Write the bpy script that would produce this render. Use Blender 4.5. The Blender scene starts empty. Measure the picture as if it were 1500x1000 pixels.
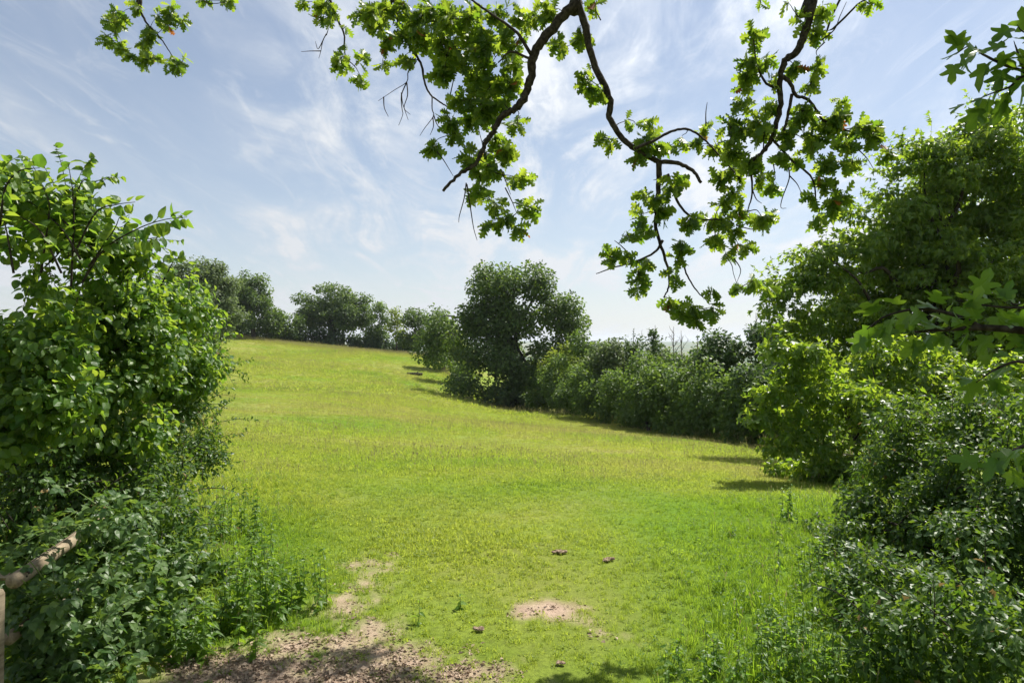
import bpy, math, random
import numpy as np
from mathutils import Matrix, Vector, noise as mnoise

R = math.radians
scene = bpy.context.scene
COL = scene.collection

# ------------------------------------------------------------------ camera, sky, sun, exposure
EYE = 1.75
cam_d = bpy.data.cameras.new('camera'); cam = bpy.data.objects.new('camera', cam_d); COL.objects.link(cam)
cam_d.sensor_width = 36; cam_d.lens = 24; cam_d.clip_start = 0.05; cam_d.clip_end = 12000
cam.location = (0, 0, EYE); cam.rotation_euler = (R(90), 0, 0)
scene.camera = cam

SUN_AZ, SUN_EL = R(47), R(57)
world = bpy.data.worlds.new('World'); scene.world = world; world.use_nodes = True
nt = world.node_tree; nt.nodes.clear()
def N(t, k, **kw):
    n = t.nodes.new(k)
    for a, b in kw.items(): setattr(n, a, b)
    return n
wo = N(nt, 'ShaderNodeOutputWorld'); bg = N(nt, 'ShaderNodeBackground'); bg.inputs['Strength'].default_value = 0.068
sky = N(nt, 'ShaderNodeTexSky', sky_type='NISHITA', sun_disc=False, sun_elevation=SUN_EL, sun_rotation=SUN_AZ,
        altitude=50, air_density=1.0, dust_density=0.5, ozone_density=1.4)
tc = N(nt, 'ShaderNodeTexCoord'); sep = N(nt, 'ShaderNodeSeparateXYZ'); nt.links.new(tc.outputs['Generated'], sep.inputs[0])
def M(t, op, a, b=None, c=None, clamp=False):
    n = N(t, 'ShaderNodeMath', operation=op, use_clamp=clamp)
    for i, v in enumerate((a, b, c)):
        if v is None: continue
        if isinstance(v, (int, float)): n.inputs[i].default_value = v
        else: t.links.new(v, n.inputs[i])
    return n.outputs[0]
zc = M(nt, 'ADD', M(nt, 'MAXIMUM', sep.outputs['Z'], 0.0), 0.16)
cx = M(nt, 'DIVIDE', sep.outputs['X'], zc); cy = M(nt, 'DIVIDE', sep.outputs['Y'], zc)
comb = N(nt, 'ShaderNodeCombineXYZ'); nt.links.new(cx, comb.inputs[0]); nt.links.new(cy, comb.inputs[1])
def wnoise(scale, detail, rough, rot, sc, dist=0.0, off=(0, 0, 0)):
    mp = N(nt, 'ShaderNodeMapping'); mp.inputs['Rotation'].default_value = (0, 0, R(rot)); mp.inputs['Scale'].default_value = sc
    mp.inputs['Location'].default_value = off
    nt.links.new(comb.outputs[0], mp.inputs[0])
    n = N(nt, 'ShaderNodeTexNoise'); n.inputs['Scale'].default_value = scale; n.inputs['Detail'].default_value = detail
    n.inputs['Roughness'].default_value = rough; n.inputs['Distortion'].default_value = dist
    nt.links.new(mp.outputs[0], n.inputs['Vector']); return n.outputs['Fac']
def ramp(t, src, lo, hi):
    n = N(t, 'ShaderNodeMapRange', interpolation_type='SMOOTHSTEP')
    t.links.new(src, n.inputs[0]); n.inputs[1].default_value = lo; n.inputs[2].default_value = hi
    return n.outputs[0]
big = ramp(nt, wnoise(0.75, 3, 0.5, 14, (1.25, .8, 1), 0.5, (3.1, 0.7, 0)), 0.36, 0.60)
fine = ramp(nt, wnoise(1.5, 10, 0.60, 18, (2.1, .75, 1), 0.9), 0.38, 0.76)
ripple = ramp(nt, wnoise(7.5, 7, 0.58, -30, (1.7, .9, 1), 0.8), 0.36, 0.76)
cl = M(nt, 'MULTIPLY', big, M(nt, 'ADD', M(nt, 'MULTIPLY', fine, 0.75), M(nt, 'MULTIPLY', M(nt, 'MULTIPLY', ripple, fine), 0.9)))
wisp = ramp(nt, wnoise(3.2, 9, 0.66, 40, (2.4, .7, 1), 1.2, (7.7, 2.1, 0)), 0.50, 0.80)
cl = M(nt, 'ADD', M(nt, 'ADD', cl, M(nt, 'MULTIPLY', fine, 0.12)), M(nt, 'MULTIPLY', wisp, 0.34))
low = M(nt, 'POWER', M(nt, 'SUBTRACT', 1.0, M(nt, 'MAXIMUM', sep.outputs['Z'], 0.0), clamp=True), 5.0)   # the air whitens toward the horizon
cl = M(nt, 'ADD', M(nt, 'MULTIPLY', cl, 1.0), M(nt, 'ADD', M(nt, 'MULTIPLY', low, 0.50), 0.17), clamp=True)
cmix = N(nt, 'ShaderNodeMix', data_type='RGBA'); nt.links.new(cl, cmix.inputs[0])
nt.links.new(sky.outputs[0], cmix.inputs[6])
dt = N(nt, 'ShaderNodeVectorMath', operation='DOT_PRODUCT'); nt.links.new(tc.outputs['Generated'], dt.inputs[0])
dt.inputs[1].default_value = (math.sin(SUN_AZ) * math.cos(SUN_EL), math.cos(SUN_AZ) * math.cos(SUN_EL), math.sin(SUN_EL))
glow = M(nt, 'ADD', 0.90, M(nt, 'MULTIPLY', M(nt, 'POWER', M(nt, 'MAXIMUM', dt.outputs['Value'], 0.0), 3.0), 0.85))
cs = N(nt, 'ShaderNodeVectorMath', operation='SCALE'); cs.inputs[0].default_value = (6.9, 7.2, 7.6); nt.links.new(glow, cs.inputs['Scale']); nt.links.new(cs.outputs[0], cmix.inputs[7])
nt.links.new(cmix.outputs[2], bg.inputs['Color']); nt.links.new(bg.outputs[0], wo.inputs[0])

sun_d = bpy.data.lights.new('sun', 'SUN'); sun = bpy.data.objects.new('sun', sun_d); COL.objects.link(sun)
sun_d.energy = 5.0; sun_d.angle = R(0.55); sun_d.color = (1.0, 0.95, 0.86)
sdir = Vector((math.sin(SUN_AZ) * math.cos(SUN_EL), math.cos(SUN_AZ) * math.cos(SUN_EL), math.sin(SUN_EL)))
sun.location = sdir * 60; sun.rotation_euler = (-sdir).to_track_quat('-Z', 'Y').to_euler()
scene.view_settings.view_transform = 'Standard'; scene.view_settings.look = 'None'
scene.view_settings.exposure = 0.80; scene.view_settings.gamma = 1.0
try: scene.view_settings.use_curve_mapping = False
except Exception: pass
cy_ = scene.cycles
cy_.max_bounces = 8; cy_.diffuse_bounces = 4; cy_.glossy_bounces = 2; cy_.transmission_bounces = 6; cy_.transparent_max_bounces = 4
cy_.use_denoising = True; cy_.caustics_reflective = False; cy_.caustics_refractive = False; cy_.sample_clamp_indirect = 6
try:
    cy_.denoiser = 'OPENIMAGEDENOISE'; cy_.denoising_input_passes = 'RGB_ALBEDO_NORMAL'; cy_.denoising_prefilter = 'ACCURATE'
except Exception: pass

# ------------------------------------------------------------------ helpers
def at(px, py, d):
    return np.array([(px - 750) / 1000 * d, d, EYE + (500 - py) / 1000 * d])
def nrm(v): return v / np.maximum(np.linalg.norm(v, axis=-1, keepdims=True), 1e-9)

def mesh_np(name, V, faces, mat, smooth=False):
    """V (n,3); faces = list of (m,k) index arrays"""
    me = bpy.data.meshes.new(name)
    me.vertices.add(len(V)); me.vertices.foreach_set('co', np.ascontiguousarray(V, dtype=np.float32).ravel())
    loops = np.concatenate([f.ravel() for f in faces]).astype(np.int32)
    sizes = np.concatenate([np.full(len(f), f.shape[1], dtype=np.int32) for f in faces])
    starts = np.concatenate([[0], np.cumsum(sizes)[:-1]]).astype(np.int32)
    me.loops.add(len(loops)); me.loops.foreach_set('vertex_index', loops)
    me.polygons.add(len(sizes)); me.polygons.foreach_set('loop_start', starts)
    try: me.polygons.foreach_set('loop_total', sizes)
    except Exception: pass
    me.polygons.foreach_set('use_smooth', np.full(len(sizes), smooth))
    if mat is not None:
        for m in (mat if isinstance(mat, (list, tuple)) else [mat]): me.materials.append(m)
    me.update(calc_edges=True)
    return me
def add(name, me, parent=None, base=None):
    o = bpy.data.objects.new(name, me); COL.objects.link(o)
    if parent is not None: o.parent = parent
    if base is not None: o.location = base
    return o
def thing(name, label, cat, loc, group=None):
    o = bpy.data.objects.new(name, None); COL.objects.link(o); o.location = tuple(loc)
    o.empty_display_size = 0.2; o['label'] = label; o['category'] = cat
    if group: o['group'] = group
    return o
def tag(o, label=None, cat=None, group=None, kind=None):
    for k, v in (('label', label), ('category', cat), ('group', group), ('kind', kind)):
        if v: o[k] = v
    return o

def smooth_path(pts, n=6):
    P = np.array(pts, float)
    if len(P) < 3: 
        t = np.linspace(0, 1, n + 1)[:, None]; return P[0] * (1 - t) + P[-1] * t
    out = []
    Q = np.vstack([2 * P[0] - P[1], P, 2 * P[-1] - P[-2]])
    for i in range(len(P) - 1):
        a, b, c, d = Q[i:i + 4]
        for t in np.linspace(0, 1, n, endpoint=False):
            out.append(0.5 * ((2 * b) + (-a + c) * t + (2 * a - 5 * b + 4 * c - d) * t * t + (-a + 3 * b - 3 * c + d) * t ** 3))
    out.append(P[-1]); return np.array(out)
class Tubes:
    def __init__(s): s.V = []; s.F = []; s.n = 0; s.caps = []
    def add(s, pts, radii, sides=6, wob=0.0, rng=None):
        P = np.array(pts, float); m = len(P)
        r = np.interp(np.linspace(0, 1, m), np.linspace(0, 1, len(radii)), radii)
        T = nrm(np.gradient(P, axis=0))
        ref = np.array([0, 0, 1.0]) if abs(T[0][2]) < 0.9 else np.array([1.0, 0, 0])
        a = np.cross(T[0], ref); a /= np.linalg.norm(a)
        ang = np.linspace(0, 2 * np.pi, sides, endpoint=False)
        rings = []
        for i in range(m):
            a = a - T[i] * np.dot(a, T[i]); a /= max(np.linalg.norm(a), 1e-9); b = np.cross(T[i], a)
            rr = np.full(sides, r[i])
            if wob and rng is not None: rr = rr * (1 + rng.normal(0, wob, sides))
            rings.append(P[i] + rr[:, None] * (np.cos(ang)[:, None] * a + np.sin(ang)[:, None] * b))
        s.V.append(np.vstack(rings))
        i = np.arange(m - 1)[:, None] * sides; j = np.arange(sides)[None, :]; k = (j + 1) % sides
        f = np.stack([i + j, i + k, i + sides + k, i + sides + j], -1).reshape(-1, 4) + s.n
        s.F.append(f)
        s.caps.append(np.arange(sides)[None, ::-1] + s.n); s.caps.append(np.arange(sides)[None, :] + s.n + (m - 1) * sides)
        s.n += m * sides
    def mesh(s, name, mat, base=(0, 0, 0), smooth=True):
        caps = {}
        for c in s.caps: caps.setdefault(c.shape[1], []).append(c)
        return mesh_np(name, np.vstack(s.V) - np.array(base), [np.vstack(s.F)] + [np.vstack(c) for c in caps.values()], mat, smooth)

# ------------------------------------------------------------------ leaf templates: (verts, [faces])
def half_leaf(out, fold=0.22, curl=0.12, mid=4):
    """out: right outline from base to tip (x>0). Two ngons sharing the midrib."""
    ys = np.linspace(0, 1, mid + 1) * out[-1][1]
    V = [(0.0, y) for y in ys]; nm = len(V)
    r = [p for p in out if p[0] > 1e-6]
    V += r; V += [(-x, y) for x, y in r]
    V = np.array([(x, y, fold * abs(x) - curl * y * y) for x, y in V])
    k = len(r)
    f1 = list(range(nm - 1, -1, -1)) + list(range(nm, nm + k))
    f2 = list(range(0, nm)) + list(range(nm + 2 * k - 1, nm + k - 1, -1))
    return V, [np.array([f1]), np.array([f2])]
OAK = half_leaf([(0, 0), (.02, .02), (.04, .12), (.13, .20), (.07, .27), (.20, .35), (.26, .42), (.09, .46), (.27, .56), (.34, .64), (.12, .66), (.28, .80), (.27, .87), (.09, .86), (.11, .97), (0, 1)])
OAK2 = half_leaf([(0, 0), (.02, .03), (.04, .16), (.16, .25), (.07, .31), (.25, .43), (.29, .50), (.09, .53), (.30, .67), (.30, .76), (.11, .75), (.20, .91), (.08, .97), (0, 1)], .26, .2)
MAPLE = half_leaf([(0, 0), (.06, -.05), (.24, -.06), (.43, .04), (.34, .15), (.27, .22), (.44, .34), (.62, .45), (.55, .53), (.43, .55), (.26, .50), (.17, .47), (.21, .66), (.20, .82), (.11, .88), (0, 1.0)], .18, .22)
MAPLE2 = half_leaf([(0, 0), (.10, -.06), (.36, .0), (.28, .18), (.50, .40), (.40, .52), (.18, .46), (.20, .75), (0, 1.0)], .3, .35, 3)
HAZEL = half_leaf([(0, 0), (.12, -.02), (.32, .10), (.44, .32), (.43, .55), (.30, .76), (.12, .90), (0, 1)], .25, .28, 3)
HAZEL2 = half_leaf([(0, 0), (.30, .08), (.42, .40), (.34, .72), (0, 1)], .3, .4, 3)
HAW = half_leaf([(0, 0), (.10, .25), (.32, .50), (.18, .62), (.20, .82), (0, 1)], .3, .2, 2)
HAW_C = half_leaf([(0, 0), (.26, .45), (.20, .82), (0, 1)], .3, .25, 1)
MAPLE_C = half_leaf([(0, 0), (.38, .05), (.30, .2), (.52, .42), (.18, .48), (0, 1.0)], .3, .35, 1)
FAR = (np.array([(0, 0, 0), (.42, .5, .12), (0, 1, -.1), (-.42, .5, .12)], float), [np.array([[0, 1, 2], [0, 2, 3]])])
NETTLE = half_leaf([(0, 0), (.22, .15), (.24, .35), (.12, .7), (0, 1)], .25, .35, 2)
def trifoliate(t):
    V, F = t; Vs = []; Fs = []; n = 0
    for a, s, off in ((0, .62, .38), (70, .5, .30), (-70, .5, .30)):
        c, d = math.cos(R(a)), math.sin(R(a))
        W = V * s; X = np.stack([W[:, 0] * c - W[:, 1] * d, W[:, 0] * d + W[:, 1] * c + off, W[:, 2]], 1)
        Vs.append(X); Fs += [f + n for f in F]; n += len(V)
    return np.vstack(Vs), Fs
BRAMBLE = trifoliate(half_leaf([(0, 0), (.2, .1), (.36, .35), (.30, .65), (0, 1)], .3, .25, 2))

def frames(D, Nn):
    y = nrm(D); z = Nn - y * np.sum(Nn * y, -1, keepdims=True); z = nrm(z); x = np.cross(y, z)
    return np.stack([x, y, z], -1)            # columns
class Leaves:
    """collects leaves; emits a joined mesh and/or single objects"""
    def __init__(s): s.P = []; s.D = []; s.N = []; s.S = []
    def add(s, P, D, Nn, S): s.P.append(np.atleast_2d(P)); s.D.append(np.atleast_2d(D)); s.N.append(np.atleast_2d(Nn)); s.S.append(np.atleast_1d(S))
    def done(s):
        s.P, s.D, s.N, s.S = (np.concatenate(a) for a in (s.P, s.D, s.N, s.S)); return s
    def keep(s, m): s.P, s.D, s.N, s.S = s.P[m], s.D[m], s.N[m], s.S[m]
    def mesh(s, name, tpl, mat, base, sel=None):
        P, D, Nn, S = s.P, s.D, s.N, s.S
        if sel is not None: P, D, Nn, S = P[sel], D[sel], Nn[sel], S[sel]
        V, F = tpl; Rm = frames(D, Nn)
        W = np.einsum('nij,vj->nvi', Rm, V) * S[:, None, None] + (P - np.array(base))[:, None, :]
        off = (np.arange(len(P)) * len(V))[:, None, None]
        fs = [(f[None] + off).reshape(-1, f.shape[1]) for f in F]
        by = {}
        for f in fs: by.setdefault(f.shape[1], []).append(f)
        return mesh_np(name, W.reshape(-1, 3), [np.concatenate(b) for b in by.values()], mat, False)
    def pick(s, n, cell=9.0, minpx=9.0):
        """indices of the leaves that show largest: nearest per screen cell of the photograph"""
        d = np.maximum(s.P[:, 1], 0.1); u = s.P[:, 0] / d * 1000 + 750; v = 500 - (s.P[:, 2] - EYE) / d * 1000
        ok = (u > 0) & (u < 1500) & (v > 0) & (v < 1000) & (s.P[:, 1] > .3) & (s.S / d * 1000 > minpx)
        idx = np.nonzero(ok)[0]
        if len(idx) == 0: return idx
        key = (u[idx] // cell).astype(int) * 1000 + (v[idx] // cell).astype(int)
        o = np.lexsort((d[idx], key)); key = key[o]; idx = idx[o]
        first = np.concatenate([[True], key[1:] != key[:-1]]); idx = idx[first]
        o = np.argsort(-(s.S[idx] / d[idx])); return idx[o[:n]]
def leaf_objects(L, idx, tpls, mat, parent, base, rng, name='leaf'):
    mes = [t if isinstance(t, bpy.types.Mesh) else mesh_np(name, t[0], t[1], mat) for t in tpls]
    Rm = frames(L.D[idx], L.N[idx])
    for k, i in enumerate(idx):
        o = bpy.data.objects.new(name, mes[k % len(mes)]); COL.objects.link(o); o.parent = parent
        m = Matrix([list(Rm[k][r] * L.S[i]) + [float(L.P[i][r] - base[r])] for r in range(3)] + [[0, 0, 0, 1]])
        o.matrix_local = m
def rdir(rng, n): return nrm(rng.normal(size=(n, 3)))

# ------------------------------------------------------------------ materials
def mat_new(name):
    m = bpy.data.materials.new(name); m.use_nodes = True; t = m.node_tree; t.nodes.clear()
    o = N(t, 'ShaderNodeOutputMaterial'); return m, t, o
def leaf_mat(name, c1, c2, t1, t2, trans=0.45, rough=0.42, spec=0.4, inst=False, odd=None):
    """two leaf tones picked per leaf; t = colour of light that passes through the leaf"""
    m, t, o = mat_new(name)
    g = N(t, 'ShaderNodeNewGeometry'); oi = N(t, 'ShaderNodeObjectInfo')
    rnd = M(t, 'FRACT', M(t, 'ADD', g.outputs['Random Per Island'], oi.outputs['Random']))
    def mix(fac, a, b):
        n = N(t, 'ShaderNodeMix', data_type='RGBA')
        t.links.new(fac, n.inputs[0])
        for i, v in ((6, a), (7, b)):
            if isinstance(v, tuple): n.inputs[i].default_value = (*v, 1)
            else: t.links.new(v, n.inputs[i])
        return n.outputs[2]
    ca, cb = mix(rnd, c1, c2), mix(rnd, t1, t2)
    if odd:
        f = M(t, 'GREATER_THAN', M(t, 'FRACT', M(t, 'MULTIPLY', rnd, 37.0)), 1 - odd[1])
        ca = mix(f, ca, odd[0]); cb = mix(f, cb, odd[0])
    if inst:
        a = N(t, 'ShaderNodeAttribute', attribute_type='INSTANCER', attribute_name='dry')
        ca = mix(a.outputs['Fac'], ca, (.30, .25, .09)); cb = mix(a.outputs['Fac'], cb, (.56, .47, .18))
        b = N(t, 'ShaderNodeAttribute', attribute_type='INSTANCER', attribute_name='lush')
        ca = mix(b.outputs['Fac'], ca, (.092, .165, .02)); cb = mix(b.outputs['Fac'], cb, (.37, .56, .035))
    p = N(t, 'ShaderNodeBsdfPrincipled'); t.links.new(ca, p.inputs['Base Color'])
    p.inputs['Roughness'].default_value = rough; p.inputs['Specular IOR Level'].default_value = spec
    tr = N(t, 'ShaderNodeBsdfTranslucent'); t.links.new(cb, tr.inputs['Color'])
    mx = N(t, 'ShaderNodeMixShader'); mx.inputs[0].default_value = trans
    t.links.new(p.outputs[0], mx.inputs[1]); t.links.new(tr.outputs[0], mx.inputs[2]); t.links.new(mx.outputs[0], o.inputs[0])
    return m
def bark_mat(name, a, b, scale=30):
    m, t, o = mat_new(name)
    tcx = N(t, 'ShaderNodeTexCoord'); n = N(t, 'ShaderNodeTexNoise'); n.inputs['Scale'].default_value = scale; n.inputs['Detail'].default_value = 6
    t.links.new(tcx.outputs['Object'], n.inputs['Vector'])
    mx = N(t, 'ShaderNodeMix', data_type='RGBA'); t.links.new(ramp(t, n.outputs['Fac'], .35, .68), mx.inputs[0])
    mx.inputs[6].default_value = (*a, 1); mx.inputs[7].default_value = (*b, 1)
    p = N(t, 'ShaderNodeBsdfPrincipled'); t.links.new(mx.outputs[2], p.inputs['Base Color']); p.inputs['Roughness'].default_value = .9
    p.inputs['Specular IOR Level'].default_value = .2
    bp = N(t, 'ShaderNodeBump'); bp.inputs['Strength'].default_value = .6; bp.inputs['Distance'].default_value = .01
    t.links.new(n.outputs['Fac'], bp.inputs['Height']); t.links.new(bp.outputs[0], p.inputs['Normal'])
    t.links.new(p.outputs[0], o.inputs[0]); return m
L_OAK = leaf_mat('oak_leaf', (.045, .095, .014), (.085, .15, .022), (.20, .36, .02), (.50, .62, .05), .49, .40, .45, odd=((.35, .12, .03), .008))
L_HAZEL = leaf_mat('hazel_leaf', (.040, .10, .016), (.095, .165, .028), (.20, .40, .03), (.46, .60, .05), .44, .42, .4)
L_HEDGE = leaf_mat('hedge_leaf', (.030, .072, .016), (.072, .13, .026), (.13, .27, .02), (.30, .44, .03), .34, .44, .36, odd=((.25, .17, .06), .01))
L_BRAMBLE = leaf_mat('bramble_leaf', (.036, .085, .022), (.10, .165, .045), (.14, .28, .03), (.34, .48, .06), .34, .44, .38)
L_MAPLE = leaf_mat('maple_leaf', (.058, .115, .016), (.105, .17, .026), (.25, .43, .02), (.47, .60, .04), .48, .38, .5)
L_MAPLE_NEAR = leaf_mat('near_maple_leaf', (.045, .11, .022), (.075, .15, .03), (.17, .33, .02), (.32, .48, .03), .44, .40, .4)
F_OAK = leaf_mat('far_oak_leaf', (.045, .085, .022), (.09, .142, .034), (.11, .21, .025), (.26, .37, .04), .37, .5, .35)
F_GREEN = leaf_mat('far_green_leaf', (.050, .095, .022), (.095, .155, .035), (.14, .25, .03), (.28, .40, .05), .40, .5, .35)
F_YELLOW = leaf_mat('far_yellow_leaf', (.085, .13, .022), (.15, .20, .035), (.26, .36, .03), (.42, .50, .05), .42, .5, .3)
F_WILLOW = leaf_mat('far_willow_leaf', (.075, .115, .045), (.135, .18, .075), (.16, .24, .06), (.28, .36, .10), .38, .5, .35)
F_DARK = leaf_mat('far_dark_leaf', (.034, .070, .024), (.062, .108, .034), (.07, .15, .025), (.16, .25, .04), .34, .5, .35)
L_GRASS = leaf_mat('grass_blade', (.145, .205, .024), (.205, .26, .038), (.49, .62, .045), (.64, .71, .09), .52, .5, .3, inst=True)
L_WEED = leaf_mat('weed_leaf', (.06, .13, .016), (.10, .18, .028), (.22, .42, .02), (.40, .56, .04), .45, .45, .35)
L_STRAW = leaf_mat('seed_stem', (.30, .27, .10), (.40, .35, .16), (.36, .33, .12), (.48, .42, .2), .3, .7, .2)
L_LITTER = leaf_mat('dead_leaf', (.18, .125, .085), (.44, .345, .255), (.2, .12, .07), (.3, .2, .12), .15, .75, .25)
BARK = bark_mat('oak_bark', (.022, .017, .013), (.065, .054, .042), 40)
BARK_F = bark_mat('far_bark', (.03, .027, .02), (.07, .06, .048), 4)
BARK_PALE = bark_mat('dead_bark', (.13, .115, .10), (.22, .20, .17), 8)
STEM_G = bark_mat('green_stem', (.10, .16, .04), (.16, .20, .07), 20)

# ------------------------------------------------------------------ terrain
CP = [(750, 1000, 3.5), (300, 1000, 3.5), (1300, 1000, 3.5), (805, 895, 4.45), (890, 820, 5.6), (480, 900, 4.4), (700, 700, 10), (400, 700, 10),
      (1100, 705, 10.5), (1220, 702, 11.5), (1150, 664, 21), (1000, 637, 28), (850, 609, 41), (760, 598, 51), (620, 523, 88), (550, 515, 95),
      (450, 505, 98), (340, 492, 100), (500, 600, 26), (340, 600, 24), (600, 570, 48), (450, 540, 62), (340, 520, 76), (620, 577, 50), (700, 650, 18),
      (200, 484, 100), (0, 480, 100), (900, 660, 17), (720, 617, 33), (640, 606, 33), (770, 609, 43), (660, 589, 42), (550, 584, 36), (820, 628, 30), (900, 637, 25), (430, 570, 42)]
cp = np.array([at(*p) for p in CP])
cp = np.vstack([cp, [(20, -15, -.1), (-20, -15, .2), (0, -3, 0), (-3, 3, .05), (-30, 5, .6), (30, 5, -1.2), (60, 60, -14), (40, 100, -13), (0, 145, -4), (-60, 145, 1.5),
                     (-100, 80, 4), (100, 30, -16), (14, 20, -3.0), (9, 12, -.9), (-12, 20, 0), (-35, 50, 1)]])
def tps(r): return np.where(r > 1e-9, r * r * np.log(np.maximum(r, 1e-9)), 0)
XY = cp[:, :2] / 50; nC = len(cp)
K = tps(np.linalg.norm(XY[:, None] - XY[None], axis=-1)) + np.eye(nC) * 1.5e-5
Pm = np.hstack([np.ones((nC, 1)), XY]); A = np.block([[K, Pm], [Pm.T, np.zeros((3, 3))]])
SOL = np.linalg.solve(A, np.concatenate([cp[:, 2], np.zeros(3)]))
def gz(x, y):
    x = np.atleast_1d(np.asarray(x, float)); y = np.atleast_1d(np.asarray(y, float))
    r = np.hypot(x, y); s = np.minimum(1, 150 / np.maximum(r, 1e-6)); q = np.stack([x * s, y * s], -1) / 50
    out = np.empty(len(x))
    for i in range(0, len(x), 40000):
        qq = q[i:i + 40000]; out[i:i + 40000] = tps(np.linalg.norm(qq[:, None] - XY[None], axis=-1)) @ SOL[:nC] + SOL[nC] + qq @ SOL[nC + 1:]
    far = -46 + 9 * np.sin(x / 610 + 1.3) * np.cos(y / 830) + 20 * np.clip((r - 1200) / 1500, 0, 1.9) + 6 * np.sin(x / 290 + y / 370)
    w = np.clip((r - 140) / 260, 0, 1); w = w * w * (3 - 2 * w)
    z = out * (1 - w) + far * w
    n1 = np.sin(x * 1.7 + 1.1 * np.sin(y * 1.3)) * np.cos(y * 1.9 + .7) * .014 + np.sin(x * .55 + 2) * np.cos(y * .47 + .3 * np.sin(x * .4)) * .035
    return z + n1 * np.clip((120 - r) / 60, 0, 1)
def gz1(x, y): return float(gz(x, y)[0])
def fbm(x, y, sc, seed=0.0, oct=4):
    out = np.zeros_like(x); a = 1.0; tot = 0
    for i in range(oct):
        k = sc * 2 ** i; th = .7 * i + seed
        u = (x * math.cos(th) - y * math.sin(th)) * k + seed * 3.7; v = (x * math.sin(th) + y * math.cos(th)) * k - seed * 1.9
        out += a * np.sin(u + 1.7 * np.sin(v * .8 + seed)) * np.cos(v + 1.3 * np.sin(u * .7 + 2 * seed)); tot += a; a *= .55
    return out / tot
def ground_at(px, py):
    """where the view ray of a photo pixel meets the ground"""
    d = np.geomspace(2.5, 160, 900); x = (px - 750) / 1000 * d; z = EYE + (500 - py) / 1000 * d
    h = gz(x, d) >= z; i = int(np.argmax(h)) if h.any() else len(d) - 1
    return np.array([x[i], d[i], gz1(x[i], d[i])])
# bare earth: centre, half axes, weight
BARE = []
for px, py, rx, ry, w in ((805, 893, .33, .28, .95), (845, 905, .22, .18, .7), (790, 915, .22, .18, .55), (530, 845, .42, .75, .62), (505, 880, .35, .5, .66), (545, 815, .4, .5, .45), (460, 945, .5, .3, .8), (560, 975, .55, .30, .9), (380, 985, .55, .32, 1.1),
                          (640, 995, .5, .22, .85), (470, 1015, 1.0, .32, 1.2), (880, 930, .3, .16, .45), (980, 935, .2, .1, .4), (330, 990, .5, .4, 1.1), (520, 930, .3, .3, .8)):
    g = ground_at(px, py); BARE.append((g[0], g[1], rx, ry, w))
def bare(x, y):
    b = np.zeros_like(x)
    for cx_, cy2, rx, ry, w in BARE:
        q = ((x - cx_) / rx) ** 2 + ((y - cy2) / ry) ** 2
        b = np.maximum(b, w * np.exp(-q * .9))
    b = np.maximum(b, 1.0 * np.clip((3.2 - y) / .5, 0, 1) * np.clip((1.2 - np.abs(x + .6)) / .6, 0, 1))
    b = b + (.34 * fbm(x, y, 4.0, 1.3) + .30 * fbm(x, y, 13.0, 5.3)) * (b > .05)
    return np.clip((b - .40) / .55, 0, 1)
def dry(x, y):
    f = .5 + .5 * fbm(x, y, .22, 2.1) ; g = .5 + .5 * fbm(x, y, .9, 4.4)
    b1 = np.exp(-((y - 27 - .25 * x) / 5.0) ** 2) * np.clip((8 - x) / 8, 0, 1)          # pale band across the field
    b2 = np.clip((y - 82) / 18, 0, 1) * .5
    b3 = np.exp(-((y - 12.5 - .1 * x) / 3) ** 2) * np.clip((x - 1.5) / 3, 0, 1) * .6     # mown strip near the right shrubs
    b4 = np.exp(-((x - (.27 * y * .9 + 1.0)) / 3.5) ** 2) * np.clip((y - 20) / 10, 0, 1) * .45
    d = .01 + .62 * np.clip(f * g * 1.3 - .12, 0, 1) + .45 * b1 * (.3 + .7 * g) + b2 * (.4 + .6 * g) + b3 * g + b4 * g
    d = d * np.clip((y - 5) / 6, .35, 1)
    return np.clip(d, 0, .9)
def lush(x, y):
    a = np.exp(-((x - (.42 * y)) / (.22 * y + .15)) ** 2) * np.clip((9.5 - y) / 3, 0, 1)       # right margin
    b = np.exp(-((x + .36 * y) / (.10 * y + .2)) ** 2) * np.clip((8.5 - y) / 2, 0, 1) * .8
    c = np.clip(fbm(x, y, .30, 7.7) + .3 * fbm(x, y, 1.4, 2.7), 0, 1) * 1.0
    return np.clip(a + b + c, 0, .95)

th = np.concatenate([np.linspace(-48, 48, 289), np.linspace(48, 312, 134)[1:-1]])
rr = np.concatenate([[.2, 1, 2], np.geomspace(2.6, 150, 250), np.geomspace(160, 9000, 60)])
TH, RR = np.meshgrid(np.radians(th), rr); GX = (RR * np.sin(TH)).ravel(); GY = (RR * np.cos(TH)).ravel()
GV = np.stack([GX, GY, gz(GX, GY)], -1)
nt_, nr_ = len(th), len(rr)
i = np.arange(nr_ - 1)[:, None] * nt_; j = np.arange(nt_)[None, :]; k = (j + 1) % nt_
GF = np.stack([i + j, i + nt_ + j, i + nt_ + k, i + k], -1).reshape(-1, 4)[:, ::-1]
GVc = np.vstack([GV, [(0, 0, gz1(0, 0))]]); cen = np.stack([np.full(nt_, len(GV)), np.arange(nt_), (np.arange(nt_) + 1) % nt_], -1)[:, ::-1]
m, t, o = mat_new('meadow_ground')
tcx = N(t, 'ShaderNodeNewGeometry')
def tex(t, vec, scale, detail=5, rough=.6, dist=0):
    n = N(t, 'ShaderNodeTexNoise'); n.inputs['Scale'].default_value = scale; n.inputs['Detail'].default_value = detail; n.inputs['Roughness'].default_value = rough
    n.inputs['Distortion'].default_value = dist; t.links.new(vec, n.inputs['Vector']); return n.outputs['Fac']
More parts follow.
